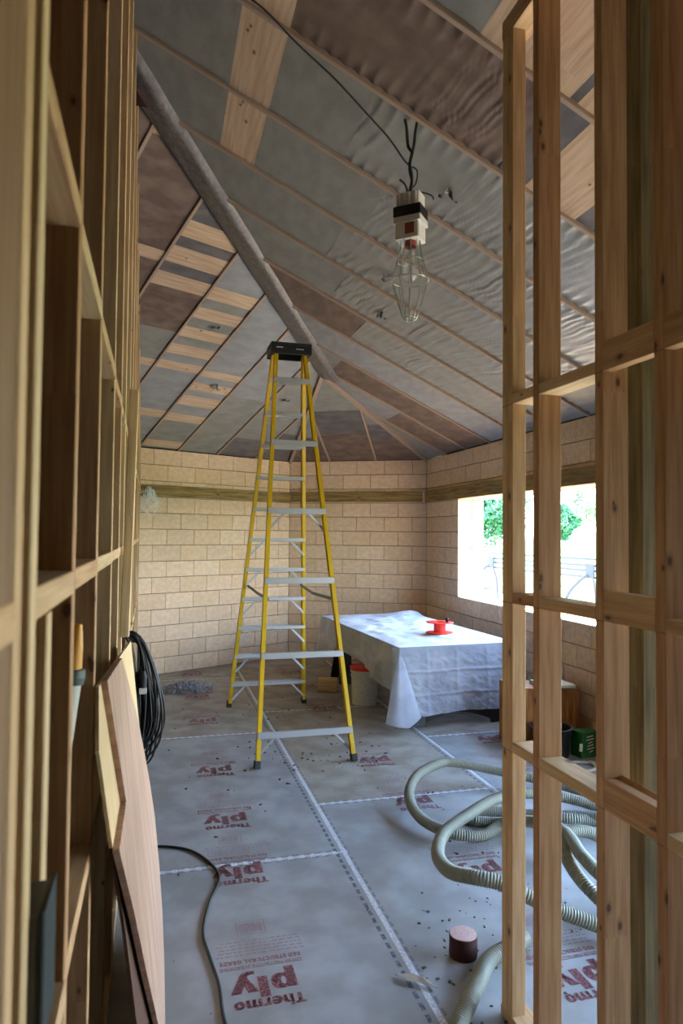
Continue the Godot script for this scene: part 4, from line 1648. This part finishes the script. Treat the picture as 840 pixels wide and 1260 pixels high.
# ---------------------------------------------------------------- plywood on the left
func plywood_sheets() -> void:
	# all lean on the studs: foot out on the floor, top against the wall
	var o := g(0.056, 0.0, 0.0)
	var up := Vector3(-0.152, 1.3, 0).normalized()
	var ez := g(0, 0, 1)
	var n := ez.cross(up).normalized()
	if n.x < 0.0:
		n = -n
	# outlines in (distance, height up the sheet)
	var st := begin()
	var red := PackedVector2Array([Vector2(2.36, 0.0), Vector2(3.01, 0.0), Vector2(3.28, 0.06), Vector2(3.44, 0.2), Vector2(3.50, 0.40), Vector2(3.34, 0.63), Vector2(3.13, 0.84), Vector2(2.88, 1.05), Vector2(2.57, 1.25), Vector2(2.33, 1.39), Vector2(1.74, 1.44), Vector2(1.92, 1.08), Vector2(1.61, 1.09), Vector2(1.82, 0.84), Vector2(2.01, 0.57), Vector2(2.27, 0.24)])
	prism(st, red, o, ez, up, n, 0.015)
	lone("plywood_sheet", st, M.ply_flat_red, "reddish plywood sheet with a notched edge leaning on the left studs", "plywood")
	st = begin()
	var pale := PackedVector2Array([Vector2(1.69, 1.44), Vector2(1.56, 1.33), Vector2(1.63, 1.09), Vector2(2.13, 1.02), Vector2(2.5, 0.0), Vector2(2.9, 0.0), Vector2(3.25, 0.30), Vector2(3.22, 0.75), Vector2(3.28, 1.3)])
	prism(st, pale, o - n * 0.0155, ez, up, n, 0.008)
	lone("plywood_sheet", st, M.ply_flat_pale, "pale plywood sheet behind the reddish one, leaning on the left studs", "plywood")
	st = begin()
	var dark := PackedVector2Array([Vector2(1.66, 1.08), Vector2(1.76, 0.95), Vector2(1.82, 0.79), Vector2(1.86, 0.55), Vector2(1.92, 0.0), Vector2(2.70, 0.0), Vector2(2.2, 1.0)])  # dark shape added where the leaning stack has only a shaded gap
	prism(st, dark, o - n * 0.025, ez, up, n, 0.008)
	lone("shade_sheet", st, M.gap_shade, "dark brown sheet added for the shade in the gap below the pale plywood, at the foot of the leaning stack", "shade sheet")


# ---------------------------------------------------------------- cables
func cables() -> void:
	var st := begin()
	tube(st, smooth([g(-0.3, 0.012, 4.0), g(-0.1, 0.007, 4.07), g(0.047, 0.007, 4.064), g(0.2, 0.007, 3.98), g(0.30, 0.007, 3.80), g(0.335, 0.007, 3.62), g(0.27, 0.007, 3.40), g(0.225, 0.007, 3.16), g(0.24, 0.007, 2.97), g(0.262, 0.007, 2.78), g(0.265, 0.007, 2.58), g(0.30, 0.007, 2.3), g(0.42, 0.007, 1.9)], 0.03), 0.007, 8)
	lone("floor_cord", st, M.cord, "black extension cord winding over the printed floor sheets", "cord")
	# coil hanging on the left partition
	var t := thing("cable_coil", g(-0.1, 1.22, 4.0), "bundle of black cables hanging in long loops above the plywood", "cable coil")
	st = begin()
	var r2 := RandomNumberGenerator.new()
	r2.seed = 3
	for k in 20:
		var w := r2.randf_range(0.02, 0.115)
		var b := r2.randf_range(0.52, 0.66) if k < 16 else r2.randf_range(0.47, 0.56)
		var zz := 4.0 + r2.randf_range(-0.05, 0.05)
		var cx := -0.08 + r2.randf_range(-0.03, 0.025)
		var pts := [g(-0.165, 1.215 + k * 0.002, zz), g(-0.13, 1.235 - 0.003 * k, zz), g(-0.105 + w * 0.35, 1.17, zz), g(cx + w * 0.7 + r2.randf_range(-0.02, 0.02), 1.0, zz + 0.01), g(cx + w + r2.randf_range(-0.015, 0.015), 0.8, zz), g(cx + w * 0.85, b + 0.08, zz), g(cx + w * 0.1, b, zz), g(cx - w * 0.6, b + 0.09, zz), g(cx - w * 0.5, 0.85, zz), g(-0.115, 1.05, zz), g(-0.14, 1.17, zz), g(-0.165, 1.205 + k * 0.002, zz)]
		tube(st, smooth(pts, 0.03), 0.0065, 6)
	part(t, "loops", st, M.cord)
	st = begin()
	slab(st, -0.085, -0.045, 0.90, 0.93, 3.93, 3.99, 0.004)
	part(t, "white_band", st, M.white_plastic)
	st = begin()
	lathe(st, [Vector2(0, -0.04), Vector2(0.02, -0.04), Vector2(0.022, 0.03), Vector2(0.012, 0.06), Vector2(0, 0.06)], g(-0.065, 0.96, 3.96), 14)
	part(t, "plug", st, M.black)
	st = begin()
	bar(st, g(-0.20, 1.20, 4.0), g(-0.12, 1.21, 4.0), 0.012, 0.012, Vector3.UP)
	part(t, "hook", st, M.galv)


# ---------------------------------------------------------------- things by the window wall
func corner_things() -> void:
	var st := begin()
	prism(st, PackedVector2Array([Vector2(2.97, 0.0), Vector2(3.54, 0.0), Vector2(3.54, 0.46), Vector2(2.97, 0.50)]), g(0, 0, 5.22), Vector3.RIGHT, Vector3.UP, g(0, 0, -1), 0.36, 1.0)
	lone("wooden_box", st, M.crate_flat, "brown wood-grained box against the window wall behind the studs", "box")
	st = begin()
	bar(st, g(3.18, 0.505, 5.32), g(3.50, 0.488, 5.32), 0.035, 0.22, Vector3.UP, 0.008)
	lone("white_tray", st, M.paper, "white flat tray lying on the brown wooden box", "tray")
	var t := thing("black_bin", g(3.28, 0, 4.98), "black open bin in front of the brown wooden box", "bin")
	st = begin()
	lathe(st, [Vector2(0, 0), Vector2(0.14, 0), Vector2(0.165, 0.22), Vector2(0.175, 0.23), Vector2(0.158, 0.23), Vector2(0.13, 0.02), Vector2(0, 0.02)], g(3.14, 0.0, 5.02), 20)
	part(t, "body", st, M.black_plastic)
	t = thing("green_carton", g(3.27, 0, 4.66), "green carton with white print beside the black bin", "carton")
	st = begin()
	bar(st, g(3.395, 0.0, 4.93), g(3.405, 0.2, 4.93), 0.20, 0.12, g(0.96, 0, 0.18), 0.003)
	part(t, "body", st, M.green)
	st = begin()
	for k in 6:
		var w := 0.05 + 0.045 * fposmod(k * 0.37 + 0.4, 1.0)
		bar(st, g(3.40 - w / 2 + 0.004 * k, 0.165 - k * 0.024, 4.862), g(3.40 + w / 2, 0.172 - k * 0.024, 4.874), 0.010, 0.002, Vector3.UP, 0.0004)
	part(t, "print", st, M.paper)
	st = begin()
	bar(st, g(3.305, 0.06, 4.855), g(3.31, 0.12, 4.855), 0.03, 0.004, Vector3.RIGHT)
	part(t, "flap", st, M.paper)
	st = begin()
	var ring := []
	for k in 23:
		var an := TAU * k / 20.0
		ring.append(g(3.17 + cos(an) * (0.13 + 0.02 * sin(an * 2.0)), 0.014 + (0.012 if k > 19 else 0.0), 4.66 + sin(an) * 0.10))
	tube(st, smooth(ring, 0.02), 0.011, 8)
	lone("hose_loop", st, M.white_plastic, "small loop of cream tubing on the floor in front of the green carton", "tubing")
	t = thing("socket_box", g(3.6, 0.36, 5.1), "white socket box low on the window wall beside the wooden box", "socket")
	st = begin()
	slab(st, 3.60, 3.644, 0.33, 0.45, 5.0, 5.09, 0.003)
	part(t, "plate", st, M.white_plastic)
	# shavings
	var mm := MultiMesh.new()
	mm.transform_format = MultiMesh.TRANSFORM_3D
	var curl := begin()
	var pts := PackedVector3Array()
	for k in 14:
		pts.append(Vector3(cos(k * 0.7) * 0.5, k * 0.05 - 0.3, sin(k * 0.7) * 0.5))
	for k in 13:
		quad(curl, pts[k], pts[k + 1], pts[k + 1] + Vector3(0, 0.25, 0), pts[k] + Vector3(0, 0.25, 0), Vector3(pts[k].x, 0, pts[k].z))
	var cm := curl.commit()
	cm.surface_set_material(0, M.shavings)
	mm.mesh = cm
	mm.instance_count = 900
	for i in 900:
		var d := Vector2(rng.randfn(), rng.randfn()) * 0.45
		var h := 0.09 * exp(-d.length_squared() * 1.6) * rng.randf()
		var b := Basis.from_euler(Vector3(rng.randf() * 6.0, rng.randf() * 6.0, rng.randf() * 6.0)).scaled(Vector3.ONE * rng.randf_range(0.018, 0.04))
		mm.set_instance_transform(i, Transform3D(b, Vector3(d.x * 0.26, 0.016 + h, d.y * 0.2)))
	var sh := MultiMeshInstance3D.new()
	sh.name = "shavings"
	sh.multimesh = mm
	sh.position = g(0.33, 0, 8.0)
	add_child(sh, true)
	tag(sh, "loose heap of grey shavings on the floor by the left block wall", "shavings", "", "stuff")


# ---------------------------------------------------------------- small things
func small_things() -> void:
	# stub lying by the hose end
	var t := thing("round_stub", g(1.285, 0, 2.73), "short round stub with dark red sides and a pale pink top beside the hose end", "log")
	var st := begin()
	lathe(st, [Vector2(0, 0), Vector2(0.058, 0), Vector2(0.06, 0.01), Vector2(0.059, 0.088), Vector2(0.056, 0.09)], g(1.285, 0, 2.73), 26)
	part(t, "bark", st, M.stub_side)
	st = begin()
	lathe(st, [Vector2(0.0585, 0.082), Vector2(0.057, 0.092), Vector2(0.03, 0.094), Vector2(0, 0.094)], g(1.285, 0, 2.73), 26)
	part(t, "cut_top", st, M.stub_top)
	# torn scrap
	st = begin()
	var nz := noise(9, 9.0, 3)
	for q in [[0.955, 2.665, 1.09, 2.545, 0.016]]:
		var rows := []
		for i in 9:
			var line := PackedVector3Array()
			var k := i / 8.0
			var c := Vector2(q[0], q[1]).lerp(Vector2(q[2], q[3]), k)
			var dd := Vector2(q[3] - q[1], q[0] - q[2]).normalized()
			var w: float = q[4] * (0.3 + sin(k * PI)) * (1.0 + 0.5 * nz.get_noise_1d(k * 3.0))
			for j in 4:
				var s := j / 3.0 - 0.5
				line.append(g(c.x + dd.x * s * 2.0 * w, 0.006 + 0.02 * absf(nz.get_noise_2d(k * 1.2, s * 1.5 + q[0] * 7.0)) + 0.012 * sin(k * PI), c.y + dd.y * s * 2.0 * w))
			rows.append(line)
		sheet(st, rows, Vector3.UP)
	lone("torn_scrap", st, M.scrap, "crumpled pale torn scrap on the floor seam beside the round stub", "scrap")
	# crumbs of block and wood
	var mm := MultiMesh.new()
	mm.transform_format = MultiMesh.TRANSFORM_3D
	var ch := begin()
	bar(ch, Vector3(0, 0, -0.5), Vector3(0, 0, 0.5), 0.7, 0.4, Vector3.RIGHT, 0.12)
	var cm := ch.commit()
	cm.surface_set_material(0, M.chip)
	mm.mesh = cm
	var spots: Array[Transform3D] = []
	var areas := [[1.75, 3.0, 0.45, 0.35, 90, 0.008], [1.25, 2.85, 0.25, 0.25, 30, 0.011], [1.1, 5.9, 0.7, 0.9, 90, 0.014], [1.5, 5.3, 0.5, 0.35, 50, 0.014], [0.6, 4.8, 0.6, 0.8, 22, 0.013], [1.9, 4.1, 0.5, 0.5, 40, 0.011], [1.2, 2.35, 0.25, 0.2, 24, 0.012], [0.05, 2.9, 0.2, 0.6, 12, 0.008], [1.1, 7.4, 0.8, 0.7, 40, 0.012], [2.1, 2.7, 0.3, 0.3, 30, 0.009]]
	for a in areas:
		for k in int(a[4] * 0.7):
			var s: float = a[5] * rng.randf_range(0.4, 1.4)
			var p := g(a[0] + rng.randfn() * a[2] * 0.6, s * 0.2, a[1] + rng.randfn() * a[3] * 0.6)
			spots.append(Transform3D(Basis.from_euler(Vector3(0, rng.randf() * 6.0, 0)).scaled(Vector3(s, s, s * rng.randf_range(0.8, 2.0))), p))
	mm.instance_count = spots.size()
	for i in spots.size():
		mm.set_instance_transform(i, spots[i])
	var mi := MultiMeshInstance3D.new()
	mi.name = "debris"
	mi.multimesh = mm
	add_child(mi, true)
	tag(mi, "dark crumbs of wood and block scattered over the floor sheets", "debris", "", "stuff")
	# clump of clear film strips hanging off the end of the left nailer
	st = begin()
	var r2 := RandomNumberGenerator.new()
	r2.seed = 8
	for k in 34:
		var uu := 2.26 + r2.randfn() * 0.05
		var vv := 0.05 + absf(r2.randfn()) * 0.03
		var y0 := 2.34
		var y1 := 1.98 + r2.randf() * 0.25
		var rows := []
		var ph := r2.randf() * 6.0
		for i in 13:
			var s := i / 12.0
			var sway := 0.07 * sin(s * PI) * sin(ph) + 0.03 * sin(s * 9.0 + ph)
			var p := CB - dl * (2.26 + (uu - 2.26) * s * 1.6 + sway) + nl * (vv + 0.04 * sin(s * PI) * cos(ph) + 0.015)
			var q := p + dl * 0.008 * cos(s * 5.0 + ph)
			var y := lerpf(y0, y1, s) + 0.02 * sin(s * 12.0 + ph)
			rows.append(PackedVector3Array([g(p.x, y, p.y), g(q.x, y + 0.004, q.y)]))
		sheet(st, rows, g(nl.x, 0, nl.y))
	lone("film_strips", st, M.clear_film, "tangle of clear plastic strips hanging at the left end of the treated board", "plastic strips")
	# small tears in the ceiling film
	for q in [Vector2(1.62, 3.66), Vector2(1.69, 4.93), Vector2(1.82, 5.56)]:
		tear(CA, Vector2(0, -1), Vector2(-1, 0), CA.y - q.y, XR - q.x)
	for q in [Vector2(2.6, 2.09), Vector2(2.09, 1.31), Vector2(1.08, 1.25)]:
		tear(CB, -dl, nl, q.x, q.y)


func tear(o: Vector2, e: Vector2, n: Vector2, u: float, v: float) -> void:
	var ce := get_node("ceiling") as Node3D
	var st := begin()
	var c := rp(o, e, n, u, v)
	var ex := rp(o, e, n, u + 1, v) - c
	var ey := rp(o, e, n, u, v + 1) - c
	var dn := ex.cross(ey).normalized()
	if dn.y > 0.0:
		dn = -dn
	for k in 3:
		var rows := []
		var an := rng.randf() * 6.0
		for i in 5:
			var s := i / 4.0
			var a := ex * cos(an) + ey * sin(an)
			var b := ex * -sin(an) + ey * cos(an)
			rows.append(PackedVector3Array([c + a * 0.06 * s - b * 0.02 * (1.0 - s) - dn * (0.006 - 0.03 * sin(s * 2.5)), c + a * 0.06 * s + b * 0.02 * (1.0 - s * 0.7) - dn * (0.01 - 0.045 * sin(s * 2.0))]))
		sheet(st, rows, dn)
	part(ce, "torn_flap", st, M.plastic_wrap)
